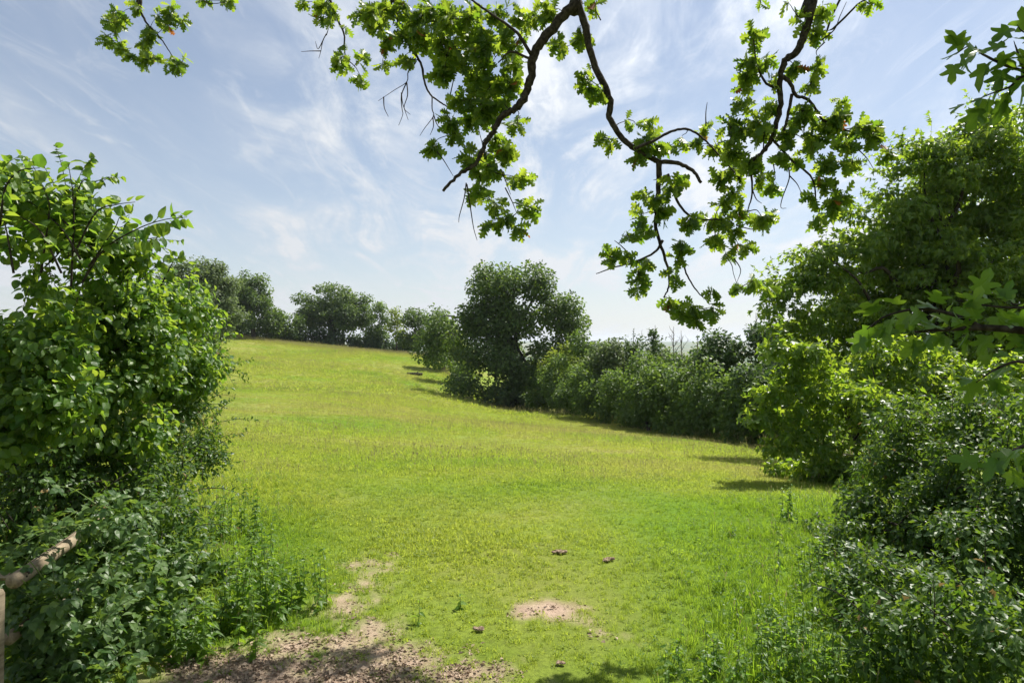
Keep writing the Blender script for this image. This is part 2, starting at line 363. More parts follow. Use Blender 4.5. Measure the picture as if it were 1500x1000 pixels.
def cmixn(t, fac, a, b):
    n = N(t, 'ShaderNodeMix', data_type='RGBA')
    if isinstance(fac, float): n.inputs[0].default_value = fac
    else: t.links.new(fac, n.inputs[0])
    for q, v in ((6, a), (7, b)):
        if isinstance(v, tuple): n.inputs[q].default_value = (*v, 1)
        else: t.links.new(v, n.inputs[q])
    return n.outputs[2]
pos = tcx.outputs['Position']
atb = N(t, 'ShaderNodeAttribute', attribute_name='bare'); atd = N(t, 'ShaderNodeAttribute', attribute_name='dry'); atl = N(t, 'ShaderNodeAttribute', attribute_name='lush')
atf = N(t, 'ShaderNodeAttribute', attribute_name='far')
g1 = cmixn(t, ramp(t, tex(t, pos, 2.2, 6, .7), .35, .65), (.145, .205, .022), (.20, .26, .034))
g1 = cmixn(t, ramp(t, tex(t, pos, 28, 4, .7), .40, .70), g1, (.09, .125, .016))
g1 = cmixn(t, ramp(t, tex(t, pos, .16, 6, .65), .42, .66), g1, cmixn(t, .6, g1, (.24, .20, .07)))
g1 = cmixn(t, atd.outputs['Fac'], g1, (.25, .235, .075))
g1 = cmixn(t, atl.outputs['Fac'], g1, (.10, .185, .016))
soil = cmixn(t, ramp(t, tex(t, pos, 9, 8, .75), .3, .7), (.29, .205, .15), (.46, .35, .265))
soil = cmixn(t, ramp(t, tex(t, pos, 55, 4, .7), .55, .75), soil, (.14, .10, .075))
g1 = cmixn(t, atb.outputs['Fac'], g1, soil)
fields = cmixn(t, ramp(t, tex(t, pos, .006, 3, .5), .42, .58), (.07, .12, .03), (.17, .17, .06))
fields = cmixn(t, ramp(t, tex(t, pos, .02, 5, .6), .50, .60), fields, (.028, .05, .02))
g1 = cmixn(t, atf.outputs['Fac'], g1, fields)
p = N(t, 'ShaderNodeBsdfPrincipled'); t.links.new(g1, p.inputs['Base Color']); p.inputs['Roughness'].default_value = .95; p.inputs['Specular IOR Level'].default_value = .1
bp = N(t, 'ShaderNodeBump'); bp.inputs['Strength'].default_value = .7; bp.inputs['Distance'].default_value = .03
t.links.new(tex(t, pos, 40, 6, .75), bp.inputs['Height']); t.links.new(bp.outputs[0], p.inputs['Normal']); t.links.new(p.outputs[0], o.inputs[0])
MG = m
gme = mesh_np('ground', GVc, [GF, cen], MG, True)
def fattr(me, name, arr, typ='FLOAT'):
    a = me.attributes.new(name, typ, 'POINT')
    if typ == 'FLOAT_VECTOR': a.data.foreach_set('vector', np.ascontiguousarray(arr, np.float32).ravel())
    elif typ == 'INT': a.data.foreach_set('value', np.ascontiguousarray(arr, np.int32))
    else: a.data.foreach_set('value', np.ascontiguousarray(arr, np.float32))
gx, gy = GVc[:, 0], GVc[:, 1]; gr = np.hypot(gx, gy)
front = (gy > 0) & (gr < 160)
fattr(gme, 'bare', np.where(gr < 14, bare(gx, gy), 0)); fattr(gme, 'dry', np.where(front, dry(gx, gy), .2)); fattr(gme, 'lush', np.where(front, lush(gx, gy), .2))
fattr(gme, 'far', np.clip((gr - 130) / 60, 0, 1))
tag(add('ground', gme), 'sloping green meadow ground running up to the trees and out to the far hills', 'ground', kind='structure')

# ------------------------------------------------------------------ trees and bushes
CM = 1.9
def crown_leaves(rng, lobes, clump_r, leaf, cover, up=.45, flat=.75, zmin=None, inner=.30, droop=.3, gapt=-.75):
    L = Leaves(); cents = []
    Cs = np.array([l[0] for l in lobes]); Rs = np.array([l[1] for l in lobes])
    for li, (c, r) in enumerate(lobes):
        c = np.array(c); r = np.maximum(np.array(r) - clump_r * .35, clump_r * .5); rm = r.mean()
        n = max(4, int(1.25 * 4 * rm * rm / clump_r ** 2)); n2 = int(n * inner)
        d = rdir(rng, n + n2); q = np.concatenate([rng.uniform(.70, 1.10, n), rng.uniform(.2, .7, n2)])[:, None]
        P = c + d * r * q
        w = P / (clump_r * 2.6); gap = np.sin(w[:, 0] + 1.3 * np.sin(w[:, 2])) * np.cos(w[:, 1] * .9 + w[:, 2]) + .5 * np.sin(1.9 * w[:, 2] + w[:, 0] * 1.7)
        ok = (gap > gapt) | (np.arange(len(P)) >= n)
        for lj in range(len(lobes)):
            if lj != li: ok &= (np.sum(((P - Cs[lj]) / Rs[lj]) ** 2, -1) > .42) | (rng.random(len(P)) < .12)
        if zmin is not None: ok &= P[:, 2] > gz(P[:, 0], P[:, 1]) + clump_r * .2
        P, d = P[ok], d[ok]; cents.append(P)
        for k in range(len(P)):
            rc = clump_r * rng.uniform(.5, 1.45); m_ = max(3, int(cover * CM * 12.6 * rc * rc / leaf ** 2))
            e = rdir(rng, m_); off = e * (rc * rng.random(m_)[:, None] ** .45) * np.array([1, 1, flat])
            nn = .45 * e + .35 * d[k] + np.array([0, 0, up]) + .55 * rdir(rng, m_)
            dd = .6 * e + .5 * rdir(rng, m_) + np.array([0, 0, -droop])
            L.add(P[k] + off, dd, nn, leaf * rng.uniform(.65, 1.25, m_))
    L.done()
    if zmin is not None: L.keep(L.P[:, 2] > gz(L.P[:, 0], L.P[:, 1]) + .02)
    return L, np.concatenate(cents)
def px_lobes(lobes, d):
    out = []
    for l in lobes:
        px, py, rx, ry = l[:4]; dd = d + (l[4] if len(l) > 4 else 0)
        out.append((at(px, py, dd), (rx * dd / 1000, (rx + ry) * .5 * dd / 1000 * (l[5] if len(l) > 5 else .9), ry * dd / 1000)))
    return out
def limb_path(rng, a, b, sag=.0, wig=.06, n=6):
    a, b = np.array(a, float), np.array(b, float); ln = np.linalg.norm(b - a); t_ = np.linspace(0, 1, n)[:, None]
    P = a * (1 - t_) + b * t_ + rng.normal(0, wig * ln, (n, 3)) * (t_ * (1 - t_) * 3); P[:, 2] += (np.sin(t_[:, 0] * np.pi) * sag * ln)
    return smooth_path(P, 3)
def tree(name, label, cat, d, base_px, lobes, leaf, clump_r, cover, mat, seed, tpl=FAR, trunk_r=.2, nlimb=6, group=None, bark=None, up=.45, flat=.75,
         base_d=None, trunk_to=.55, singles=0, single_tpl=None, part='crown', stem='trunk', inner=.3, droop=.3, ntrunk=1, minpx=9, cell=9.0, gapt=-.75, sprigs=0, sprig_l=.4, sprig_gap=.7):
    rng = np.random.default_rng(seed); bark = bark or BARK_F
    LB = px_lobes(lobes, d)
    bx = (base_px - 750) / 1000 * (base_d or d); by = base_d or d; base = np.array([bx, by, gz1(bx, by)])
    root = thing(name, label, cat, base, group)
    L, cents = crown_leaves(rng, LB, clump_r, leaf, cover, up, flat, zmin=True, inner=inner, droop=droop, gapt=gapt)
    TS = Tubes()
    if sprigs:
        E = Leaves(); E.add(L.P, L.D, L.N, L.S)
        for k in range(sprigs):
            c, r = LB[rng.integers(len(LB))]; d_ = rdir(rng, 1)[0]; d_[1] *= .8; s0 = c + d_ * np.array(r) * .85
            if s0[2] < gz1(s0[0], s0[1]) + .25: continue
            g_ = nrm(d_ + np.array([0, 0, .55]) + .5 * rng.normal(size=3)); ln = sprig_l * rng.uniform(.5, 1.3)
            P = smooth_path(np.array([s0, s0 + g_ * ln * .5 + rng.normal(0, .03 * ln, 3), s0 + g_ * ln + np.array([0, 0, -.16 * ln])]), 5); TS.add(P, [.0035, .0012], 4)
            nl = max(3, int(ln / (leaf * sprig_gap)) * 2)
            for q in range(nl):
                cc = P[min(len(P) - 1, int((q + .7) / nl * len(P)))]; sd = nrm(np.cross(g_, rng.normal(size=3))) * .9 + g_ * .55 + np.array([0, 0, -.15])
                E.add(cc, sd, np.array([0, 0, 1.0]) + .5 * rng.normal(size=3), leaf * rng.uniform(.6, 1.1))
        L = E.done()
    if singles:
        idx = L.pick(singles, cell=cell, minpx=minpx)
        sel = np.ones(len(L.P), bool); sel[idx] = False
        leaf_objects(L, idx, single_tpl or [tpl], mat, root, base, rng)
        o = add('foliage' if part == 'crown' else part, L.mesh(part, tpl, mat, base, sel), root); o['kind'] = 'stuff'
    else:
        add(part, L.mesh(part, tpl, mat, base), root)
    if sprigs: add('twigs', TS.mesh('twigs', bark, base), root)['kind'] = 'stuff'
    top = max(c[2] + r[2] * .2 for c, r in LB); cx_ = np.mean([c[0] for c, r in LB]); cy2 = np.mean([c[1] for c, r in LB])
    for k in range(ntrunk):
        b0 = base + np.array([rng.uniform(-1, 1), rng.uniform(-1, 1), 0]) * (0 if ntrunk == 1 else trunk_r * 9)
        b0[2] = gz1(b0[0], b0[1]) - .15
        tip = np.array([cx_ if ntrunk == 1 else b0[0] + rng.normal(0, .4), cy2 if ntrunk == 1 else b0[1], b0[2] + (top - b0[2]) * trunk_to])
        pth = limb_path(rng, b0, tip, 0, .03); T = Tubes(); T.add(pth, [trunk_r * 1.35, trunk_r, trunk_r * .6], 8, .05, rng)
        add(stem, T.mesh(stem, bark, base), root)
        if len(cents):
            for q in range(nlimb // ntrunk if ntrunk > 1 else nlimb):
                s = pth[int(len(pth) * rng.uniform(.45, .98))]; e = cents[rng.integers(len(cents))]
                if e[2] < s[2] - 1: e = cents[rng.integers(len(cents))]
                T = Tubes(); T.add(limb_path(rng, s, e, .04, .05), [trunk_r * .45, trunk_r * .25, trunk_r * .06], 5)
                add('limb' if stem == 'trunk' else 'branch', T.mesh('limb', bark, base), root)
    return root, L

G_FAR = 'trees along the top of the field'; G_HEDGE = 'bushes of the hedge down the right side of the field'
tree('willow_tree', 'rounded grey-green tree rising just behind the left bush at the field top', 'tree', 72, 300, [(285, 425, 52, 50), (318, 440, 34, 48), (300, 470, 45, 40), (262, 452, 42, 50)], .26, .75, .5, F_WILLOW, 11, trunk_r=.25, group=G_FAR)
tree('ash_tree', 'tall loose green tree between the grey-green round tree and the low dip', 'tree', 98, 372, [(352, 425, 22, 28), (380, 428, 22, 27), (368, 455, 36, 32), (395, 462, 18, 22), (345, 465, 20, 28)], .32, .8, .42, F_OAK, 12, trunk_r=.28, group=G_FAR, nlimb=8)
tree('thorn_tree', 'low thin bush filling the dip left of the broad round trees', 'bush', 101, 418, [(410, 472, 22, 20), (430, 478, 16, 18), (415, 490, 30, 14)], .30, .7, .36, F_GREEN, 13, trunk_r=.12, group=G_FAR, nlimb=4)
tree('oak_tree', 'broad dome-shaped tree with many bare stems underneath, on the far skyline', 'tree', 106, 488, [(462, 448, 30, 30), (490, 440, 32, 26), (518, 452, 28, 32), (488, 464, 48, 24), (450, 470, 18, 18), (532, 468, 14, 20)], .34, .9, .42, F_OAK, 14, trunk_r=.18, group=G_FAR, ntrunk=6, nlimb=12, trunk_to=.75)
tree('birch_tree', 'slim upright green tree right of the skyline dome tree', 'tree', 103, 552, [(550, 460, 13, 20), (556, 482, 17, 20), (543, 488, 12, 14)], .30, .7, .38, F_GREEN, 15, trunk_r=.13, group=G_FAR, nlimb=5)
tree('sallow_tree', 'pale airy tree with sky showing through beside the slim upright tree', 'tree', 100, 582, [(576, 470, 13, 18), (584, 492, 15, 15)], .30, .7, .28, F_YELLOW, 16, trunk_r=.10, group=G_FAR, nlimb=5)
tree('hedge_oak', 'dark spreading tree where the top hedge meets the right-hand hedge', 'tree', 94, 612, [(606, 468, 20, 20), (622, 478, 22, 22), (604, 492, 20, 24), (632, 498, 20, 24)], .32, .8, .42, F_OAK, 17, trunk_r=.2, group=G_FAR, nlimb=6)
# dark thicket along the top edge of the field: one hedge
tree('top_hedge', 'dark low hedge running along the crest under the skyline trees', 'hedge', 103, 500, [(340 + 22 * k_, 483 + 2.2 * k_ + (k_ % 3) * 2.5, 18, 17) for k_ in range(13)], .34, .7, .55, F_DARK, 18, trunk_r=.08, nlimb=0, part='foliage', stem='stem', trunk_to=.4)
tree('field_maple', 'leafy mid-green tree standing left of the big oak at the hedge bend', 'tree', 76, 650, [(640, 488, 24, 30), (662, 478, 20, 20), (655, 515, 30, 32), (630, 520, 16, 20)], .28, .75, .45, F_GREEN, 19, trunk_r=.16, group=G_HEDGE)
tree('hazel_bush', 'bright rounded bush low against the left foot of the big oak', 'bush', 66, 668, [(655, 525, 22, 24), (682, 535, 24, 30), (668, 500, 22, 24)], .25, .65, .45, F_YELLOW, 20, trunk_r=.1, group=G_HEDGE, nlimb=4)
tree('big_oak', 'largest spreading oak of the field hedge, dark crown with trunk half hidden', 'tree', 50.5, 758, [(730, 418, 56, 42), (780, 420, 44, 36), (640, 500, 30, 40, 6), (702, 566, 38, 28), (724, 580, 36, 22), (672, 556, 26, 24, 3), (835, 470, 26, 30), (708, 462, 38, 40), (760, 470, 60, 45), (812, 470, 38, 36), (832, 500, 26, 30), (700, 520, 44, 48), (745, 530, 58, 45), (800, 530, 48, 45), (735, 565, 50, 32), (690, 560, 32, 25), (785, 565, 48, 28)],
     .23, .92, .42, F_OAK, 21, trunk_r=.42, nlimb=16, group=G_HEDGE, trunk_to=.6, inner=.4, gapt=-.9)
tree('yellow_thorn', 'yellow-green bush tucked under the right side of the big oak', 'bush', 46, 828, [(822, 540, 32, 34), (845, 560, 28, 34), (812, 572, 28, 26), (838, 520, 20, 20)], .20, .55, .42, F_YELLOW, 22, trunk_r=.1, group=G_HEDGE, nlimb=5)
tree('elder_bush', 'olive-green bush topped by sprays right of the yellow-green bush', 'bush', 43, 872, [(858, 506, 26, 18), (878, 522, 22, 22), (880, 560, 30, 38), (860, 590, 28, 20), (897, 585, 22, 24)], .19, .5, .42, F_GREEN, 23, trunk_r=.1, group=G_HEDGE, nlimb=5)
tree('blackthorn_bush', 'dense grey-green hedge bush below the pair of leafy saplings', 'bush', 38, 930, [(890, 520, 28, 26), (905, 535, 30, 28), (935, 538, 34, 32), (965, 545, 28, 34), (945, 560, 32, 34), (925, 590, 40, 30), (962, 595, 30, 30)], .18, .5, .48, F_WILLOW, 24, trunk_r=.08, group=G_HEDGE, nlimb=4)
tree('spindle_bush', 'mid-green hedge bush under the bare dead saplings', 'bush', 33, 990, [(985, 552, 34, 34), (1008, 545, 28, 34), (1030, 530, 24, 34), (990, 600, 40, 36), (1025, 605, 30, 32)], .16, .45, .46, F_GREEN, 25, trunk_r=.08, group=G_HEDGE, nlimb=4)
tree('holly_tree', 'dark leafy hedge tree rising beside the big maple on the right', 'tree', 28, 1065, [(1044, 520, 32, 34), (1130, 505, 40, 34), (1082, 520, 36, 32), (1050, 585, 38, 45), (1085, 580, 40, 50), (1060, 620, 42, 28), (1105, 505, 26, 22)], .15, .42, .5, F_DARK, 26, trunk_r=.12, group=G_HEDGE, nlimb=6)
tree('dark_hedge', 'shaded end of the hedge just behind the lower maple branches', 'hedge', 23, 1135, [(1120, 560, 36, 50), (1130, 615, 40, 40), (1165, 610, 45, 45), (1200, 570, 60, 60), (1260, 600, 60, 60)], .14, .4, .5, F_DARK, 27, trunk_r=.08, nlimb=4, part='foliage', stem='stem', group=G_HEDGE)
HD = []
for k_ in range(19):
    f_ = k_ / 18; hd_ = 1 / ((1 - f_) / 50 + f_ / 20.5); hx_ = 775 + 410 * f_; hg = (hx_ - 750) / 1000 * hd_; hy_ = 500 - (gz1(hg, hd_) - EYE) / hd_ * 1000
    HD.append((hx_, hy_ - 36 - 24 * f_, 28, 38 + 30 * f_ + 12 * math.sin(k_ * 2.3 + k_ * k_), hd_ - 30))
tree('thorn_hedge', 'continuous dark shaded hedge bottom running from the big oak down to the maple', 'hedge', 30, 950, HD, .16, .50, .46, F_GREEN, 28, trunk_r=.07, nlimb=0, part='foliage', stem='stem', trunk_to=.4, gapt=-.8)
# saplings rising out of the hedge
def sapling(name, label, px, ytop, ybase, d, leaves, seed, spread=26, group=None, nb=9, mat=None):
    rng = np.random.default_rng(seed); b = at(px, 560, d); b[2] = gz1(b[0], b[1]); top = at(px + rng.uniform(-3, 3), ytop, d)
    root = thing(name, label, 'sapling' if leaves else 'dead tree', b, group)
    pth = limb_path(rng, b, top, 0, .012); T = Tubes(); T.add(pth, [.055, .04, .010], 5); bk = BARK_F if leaves else BARK_PALE
    add('trunk', T.mesh('trunk', bk, b), root); T = Tubes(); L = Leaves(); ends = []
    for k in range(nb):
        f = rng.uniform(.55, .97) ; s = pth[int(f * (len(pth) - 1))]; ln = spread * d / 1000 * (1.15 - f) * 2.2 * rng.uniform(.6, 1.2); a = rng.uniform(0, 6.28)
        e = s + np.array([math.cos(a) * .6, math.sin(a) * .6, .9]) * ln; q = limb_path(rng, s, e, 0, .05); T.add(q, [.02, .013, .005], 4); ends += list(q[3::3])
        for z_ in range(3):
            s2 = q[rng.integers(3, len(q))]; T.add(limb_path(rng, s2, s2 + (np.array([0, 0, .6]) + rdir(rng, 1)[0]) * ln * .35, 0, .05, 4), [.009, .003], 3)
    if not ends: return
    add('branches', T.mesh('branches', bk, b), root)['kind'] = 'stuff'
    if leaves:
        for e in ends + list(pth[int(len(pth) * .55)::2]):
            n_ = leaves; r_ = rdir(rng, n_); L.add(e + r_ * .28 * rng.random((n_, 1)), r_ + rdir(rng, n_), r_ + [0, 0, .8], rng.uniform(.10, .18, n_))
        L.done(); add('foliage', L.mesh('foliage', FAR, mat or F_DARK, b), root)['kind'] = 'stuff'
G_S = 'saplings rising out of the right-hand hedge'
sapling('sapling', 'left one of two leafy saplings above the grey-green hedge bush', 926, 481, 560, 37, 9, 41, group=G_S)
sapling('sapling', 'right and fuller one of two leafy saplings, next to the bare ones', 958, 476, 560, 36, 11, 42, group=G_S)
sapling('dead_sapling', 'bare grey sapling nearest the fuller leafy sapling', 986, 478, 560, 34, 0, 43, group=G_S)
sapling('dead_sapling', 'bare twiggy sapling in the middle of the hedge gap', 1000, 484, 560, 33, 0, 44, group=G_S)
sapling('dead_sapling', 'thin forked bare sapling left of the dark hedge tree', 1021, 490, 560, 32, 0, 45, 18, group=G_S, nb=5)
sapling('sapling', 'wispy leafy sapling above the left shoulder of the dark hedge tree', 1046, 484, 560, 31, 4, 46, 20, group=G_S)
sapling('dead_sapling', 'bare dead tree top poking up right beside the big maple', 1106, 458, 560, 28, 0, 47, 30, group=G_S, nb=12)

# big maple on the right, in front of the hedge
tree('maple_tree', 'big field maple with tiered sunlit foliage rising out of frame on the right', 'tree', 17, 1420,
     [(1478, 208, 90, 60), (1400, 250, 75, 55), (1300, 300, 50, 40), (1232, 345, 46, 46), (1195, 385, 46, 40), (1160, 425, 40, 40), (1150, 480, 40, 40), (1350, 225, 34, 26), (1450, 165, 50, 30), (1410, 320, 100, 70, 1.6), (1330, 400, 90, 80, 1.6), (1460, 410, 110, 90, 2), (1240, 450, 60, 60, 1.4), (1490, 300, 80, 60), (1335, 300, 55, 44), (1275, 345, 55, 46), (1235, 395, 56, 48), (1180, 415, 40, 42), (1340, 385, 80, 60), (1430, 390, 90, 70), (1200, 470, 62, 50), (1290, 470, 80, 60), (1385, 480, 90, 60), (1480, 470, 70, 70), (1560, 300, 80, 120), (1560, 480, 90, 120), (1440, 540, 100, 70, 1.5), (1500, 600, 110, 80, 2), (1360, 230, 40, 34), (1310, 262, 40, 34), (1450, 180, 50, 32), (1250, 545, 80, 55), (1350, 560, 90, 60)],
     .150, .46, .34, L_MAPLE, 31, tpl=MAPLE_C, trunk_r=.22, nlimb=26, bark=BARK, up=.9, flat=.42, trunk_to=.6, droop=.45, inner=.35, gapt=-.95, sprigs=260, sprig_l=.62, sprig_gap=.9)
tree('young_maple', 'light green maple with low boughs reaching over the grass from the right', 'tree', 10.5, 1330,
     [(1150, 520, 38, 34), (1185, 545, 45, 40), (1130, 575, 26, 20), (1150, 640, 34, 26), (1195, 620, 44, 44), (1225, 668, 44, 40), (1260, 600, 60, 50), (1290, 545, 70, 55, 1), (1370, 560, 80, 60, 1), (1460, 580, 90, 70, .8), (1400, 640, 90, 60, .5), (1110, 612, 20, 14), (1215, 705, 22, 18), (1310, 640, 70, 60), (1195, 694, 60, 22, .4), (1150, 690, 34, 14, 1.0), (1245, 718, 56, 24, -.8), (1165, 668, 36, 18, 3.5), (1210, 672, 50, 24, 2.5)],
     .112, .20, .42, L_MAPLE, 32, tpl=MAPLE_C, trunk_r=.05, nlimb=16, bark=BARK, up=.6, flat=.6, trunk_to=.6, singles=300, single_tpl=[MAPLE, MAPLE2], minpx=8, sprigs=90, sprig_l=.35)
tree('hawthorn_bush', 'shadowy hawthorn bush filling the lower right corner', 'bush', 5.2, 1440,
     [(1350, 640, 80, 60, .9), (1440, 620, 90, 60, .3), (1330, 730, 95, 70, .7), (1430, 720, 110, 80, 0), (1280, 770, 60, 50, .8), (1350, 830, 95, 80, .2), (1460, 830, 100, 100, -.8), (1300, 870, 60, 60, .1), (1420, 940, 110, 90, -1.0), (1500, 700, 60, 120, -.6), (1262, 840, 46, 46, .6), (1262, 905, 52, 46, .1), (1205, 775, 34, 26, 1.4), (1320, 925, 80, 62, -1.75), (1440, 930, 110, 90, -1.95), (1275, 958, 44, 34, -1.75), (1290, 850, 66, 52, -.9), (1385, 880, 80, 60, -1.4), (1245, 800, 44, 40, .3), (1310, 700, 60, 50, 1.3), (1560, 850, 80, 160, -.8)],
     .048, .125, .42, L_HEDGE, 33, tpl=HAW, trunk_r=.016, nlimb=24, bark=BARK, up=.6, flat=.7, trunk_to=.4, part='foliage', stem='stem', ntrunk=3, singles=300, minpx=9, sprigs=160, sprig_l=.28, gapt=-1.0)

# left-hand bushes
tree('hazel_shrub', 'sunlit hazel with large round leaves at the left edge, topped by tall shoots', 'bush', 4.6, -40,
     [(40, 345, 60, 40, -.4), (120, 350, 55, 45, 0), (185, 372, 40, 26, .2), (85, 300, 32, 34, -.2), (20, 290, 34, 30, -.5), (60, 415, 90, 55, -.3), (150, 440, 80, 55, .3), (230, 450, 60, 50, 1.0), (275, 455, 34, 42, 1.6), (50, 500, 110, 80, -.5), (170, 520, 100, 70, .4), (262, 530, 60, 60, 1.4), (30, 600, 100, 80, -.7), (140, 610, 90, 70, .2)],
     .051, .18, .40, L_HAZEL, 34, tpl=HAZEL2, trunk_r=.03, nlimb=18, bark=BARK, up=.55, flat=.65, trunk_to=.6, part='foliage', stem='stem', ntrunk=3, singles=150, single_tpl=[HAZEL, HAZEL2], minpx=10, cell=12, sprigs=120, sprig_l=.34, gapt=-.85)
tree('hawthorn_hedge', 'dark glossy hawthorn hedge below the hazel on the left', 'hedge', 6.0, 150,
     [(270, 570, 52, 60, .6), (240, 640, 70, 70, 0), (290, 645, 32, 55, .9), (130, 690, 110, 80, -1.0), (230, 720, 75, 55, -.5), (40, 700, 90, 90, -1.6), (300, 520, 24, 50, 1.2), (60, 780, 100, 60, -1.8), (190, 770, 90, 50, -1.2)],
     .047, .16, .42, L_HEDGE, 35, tpl=HAW, trunk_r=.016, nlimb=20, bark=BARK, up=.6, flat=.7, trunk_to=.5, part='foliage', stem='stem', ntrunk=4, sprigs=230, sprig_l=.34, gapt=-.6)
tree('bramble_bush', 'sprawling bramble over the fence in the lower left corner', 'bush', 3.9, 150,
     [(80, 880, 40, 34, -.55), (110, 905, 50, 40, -.5), (166, 757, 44, 34, -.15), (130, 775, 50, 32, .25), (175, 765, 40, 30, .6), (60, 810, 70, 40, .2), (140, 850, 90, 50, 0), (220, 830, 80, 50, .5), (70, 920, 90, 60, -.4), (180, 930, 90, 70, -.2), (260, 900, 70, 70, .2), (290, 820, 50, 50, .9), (110, 1000, 120, 60, -.6), (240, 980, 60, 50, -.3), (20, 860, 30, 40, -.5)],
     .085, .13, .34, L_BRAMBLE, 36, tpl=BRAMBLE, trunk_r=.008, nlimb=14, bark=STEM_G, up=.8, flat=.6, trunk_to=.5, part='foliage', stem='stem', ntrunk=3, singles=300, minpx=12, cell=11, gapt=-1.0, sprigs=40, sprig_l=.4, sprig_gap=1.1)

# ------------------------------------------------------------------ hazel shoots: part of the hazel, sit on top of it
hz = bpy.data.objects['hazel_shrub']; hb = np.array(hz.location); rng = np.random.default_rng(61)
LM_H = [mesh_np('leaf', t_[0], t_[1], L_HAZEL) for t_ in (HAZEL, HAZEL2)]
for pts, d0 in ([[(104, 420), (108, 330), (107, 285), (100, 240)], 4.1], [[(120, 415), (152, 366), (200, 336), (240, 322), (274, 318)], 4.1], [[(0, 330), (8, 275), (30, 250), (58, 246)], 3.8],
                [[(60, 400), (72, 310), (68, 285), (62, 272)], 4.0], [[(110, 370), (140, 312), (170, 300), (198, 296)], 4.1], [[(108, 300), (118, 270), (126, 262)], 4.1], [[(150, 370), (180, 352), (215, 350), (238, 346)], 4.2],
                [[(20, 400), (10, 340), (2, 310)], 3.8], [[(90, 400), (60, 340), (30, 318), (6, 312)], 3.9], [[(118, 380), (90, 335), (50, 300), (20, 292)], 4.0], [[(130, 390), (165, 340), (175, 318)], 4.1],
                [[(100, 330), (82, 318), (40, 322)], 4.05], [[(230, 430), (250, 390), (258, 376)], 5.4]):
    P = smooth_path([at(x, y, d0) for x, y in pts], 7); T = Tubes(); T.add(P, [.007, .004, .0018], 5)
    SH = add('shoot', T.mesh('shoot', BARK, hb), hz); L = Leaves()
    seg = np.concatenate([[0], np.cumsum(np.linalg.norm(np.diff(P, axis=0), axis=1))]); nl = int(seg[-1] / .021)
    for k in range(nl):
        s = seg[-1] * (k + 1) / nl
        if s < .12: continue
        c = np.array([np.interp(s, seg, P[:, q]) for q in range(3)]); T_ = nrm(np.array([np.interp(min(s + .02, seg[-1]), seg, P[:, q]) - np.interp(s - .02, seg, P[:, q]) for q in range(3)]))
        side = np.cross(T_, [0, 1, 0]) * (1 if k % 2 else -1) + .35 * rng.normal(size=3)
        D = nrm(side) + T_ * .4 + np.array([0, 0, -.35]); L.add(c + nrm(D) * .012, D, np.array([0, 0, 1.0]) + .5 * rng.normal(size=3) + np.array([0, -.3, 0]), rng.uniform(.055, .085))
    if L.P: L.done(); leaf_objects(L, np.arange(len(L.P)), LM_H, L_HAZEL, SH, hb, rng)

# ------------------------------------------------------------------ the oak overhead
OKB = np.array([1.6, -2.6, 0.0]); OKB[2] = gz1(OKB[0], OKB[1])
oak = thing('overhanging_oak', 'old oak whose lobed-leaf boughs hang down across the top of the view', 'tree', OKB)
rng = np.random.default_rng(77)
T = Tubes(); T.add(smooth_path([OKB + [0, 0, -.2], OKB + [0, .05, 1.5], OKB + [-.1, .1, 3.4], OKB + [-.1, .3, 5.4]], 6), [.52, .38, .34, .26], 16, .03, rng)
add('trunk', T.mesh('trunk', BARK, OKB), oak)
fork = OKB + np.array([-.1, .3, 5.2])
BOUGHS = []     # (points, radii)
def bough(pxs, d, r0, r1, lead=None, dd=0.0):
    """pxs photo trace; d depth at start, dd depth gained toward the tip"""
    n = len(pxs); P = [at(x, y, d + dd * i / max(1, n - 1)) for i, (x, y) in enumerate(pxs)]
    r = [r0 + (r1 - r0) * i / (n - 1) for i in range(n)]
    if lead is not None: P = [np.array(q) for q in lead] + P; r = [r0 * 1.9, r0 * 1.4][:len(lead)] + r
    P = smooth_path(P, 6); P[len(P) // 8:] += rng.normal(0, min(r0 * .10, .004), (len(P) - len(P) // 8, 3)); BOUGHS.append(P); T = Tubes(); T.add(P, np.array(r) , 11 if r0 > .02 else 6, .06, rng)
    add('bough' if r0 > .012 else 'branch', T.mesh('bough', BARK, OKB), oak)
    return P
A = bough([(850, -25), (846, 4), (830, 18), (800, 52), (781, 82), (777, 116), (767, 144), (752, 160), (736, 170), (720, 196), (710, 212), (696, 240), (672, 256), (648, 280)], 4.3, .036, .009, [fork, (.9, 2.6, 5.3)])
B = bough([(846, 4), (858, 40), (862, 65), (875, 105), (894, 148), (893, 172), (910, 200), (930, 218), (965, 237)], 4.3, .024, .016)
bough([(965, 237), (992, 239), (1015, 250), (1027, 267)], 4.3, .015, .010, dd=-.1)
B2 = bough([(965, 237), (965, 265), (962, 300), (962, 340), (975, 380), (980, 415), (972, 436)], 4.3, .020, .004, dd=.1)
bough([(978, 255), (995, 300), (1020, 320), (1055, 322)], 4.3, .011, .004, dd=.2)
bough([(971, 352), (958, 370), (925, 385), (898, 392), (873, 401)], 4.35, .010, .003)
bough([(925, 376), (912, 362), (900, 352)], 4.35, .005, .002)
bough([(985, 360), (1000, 380), (1005, 400), (1020, 425), (1035, 440)], 4.35, .008, .003)
bough([(930, 218), (960, 205), (985, 192), (1008, 190), (1030, 203), (1060, 235), (1085, 262)], 4.15, .011, .004, dd=.2)
C = bough([(1197, -30), (1192, 0), (1180, 45), (1167, 75), (1150, 90), (1142, 120), (1142, 160), (1132, 200), (1118, 222), (1098, 238)], 4.15, .027, .010, [fork, (2.2, 2.6, 5.5)])
bough([(1146, 112), (1158, 122), (1166, 140), (1185, 147), (1205, 176)], 4.15, .014, .007)
bough([(1160, 138), (1155, 165), (1148, 190), (1134, 210)], 4.15, .010, .007)
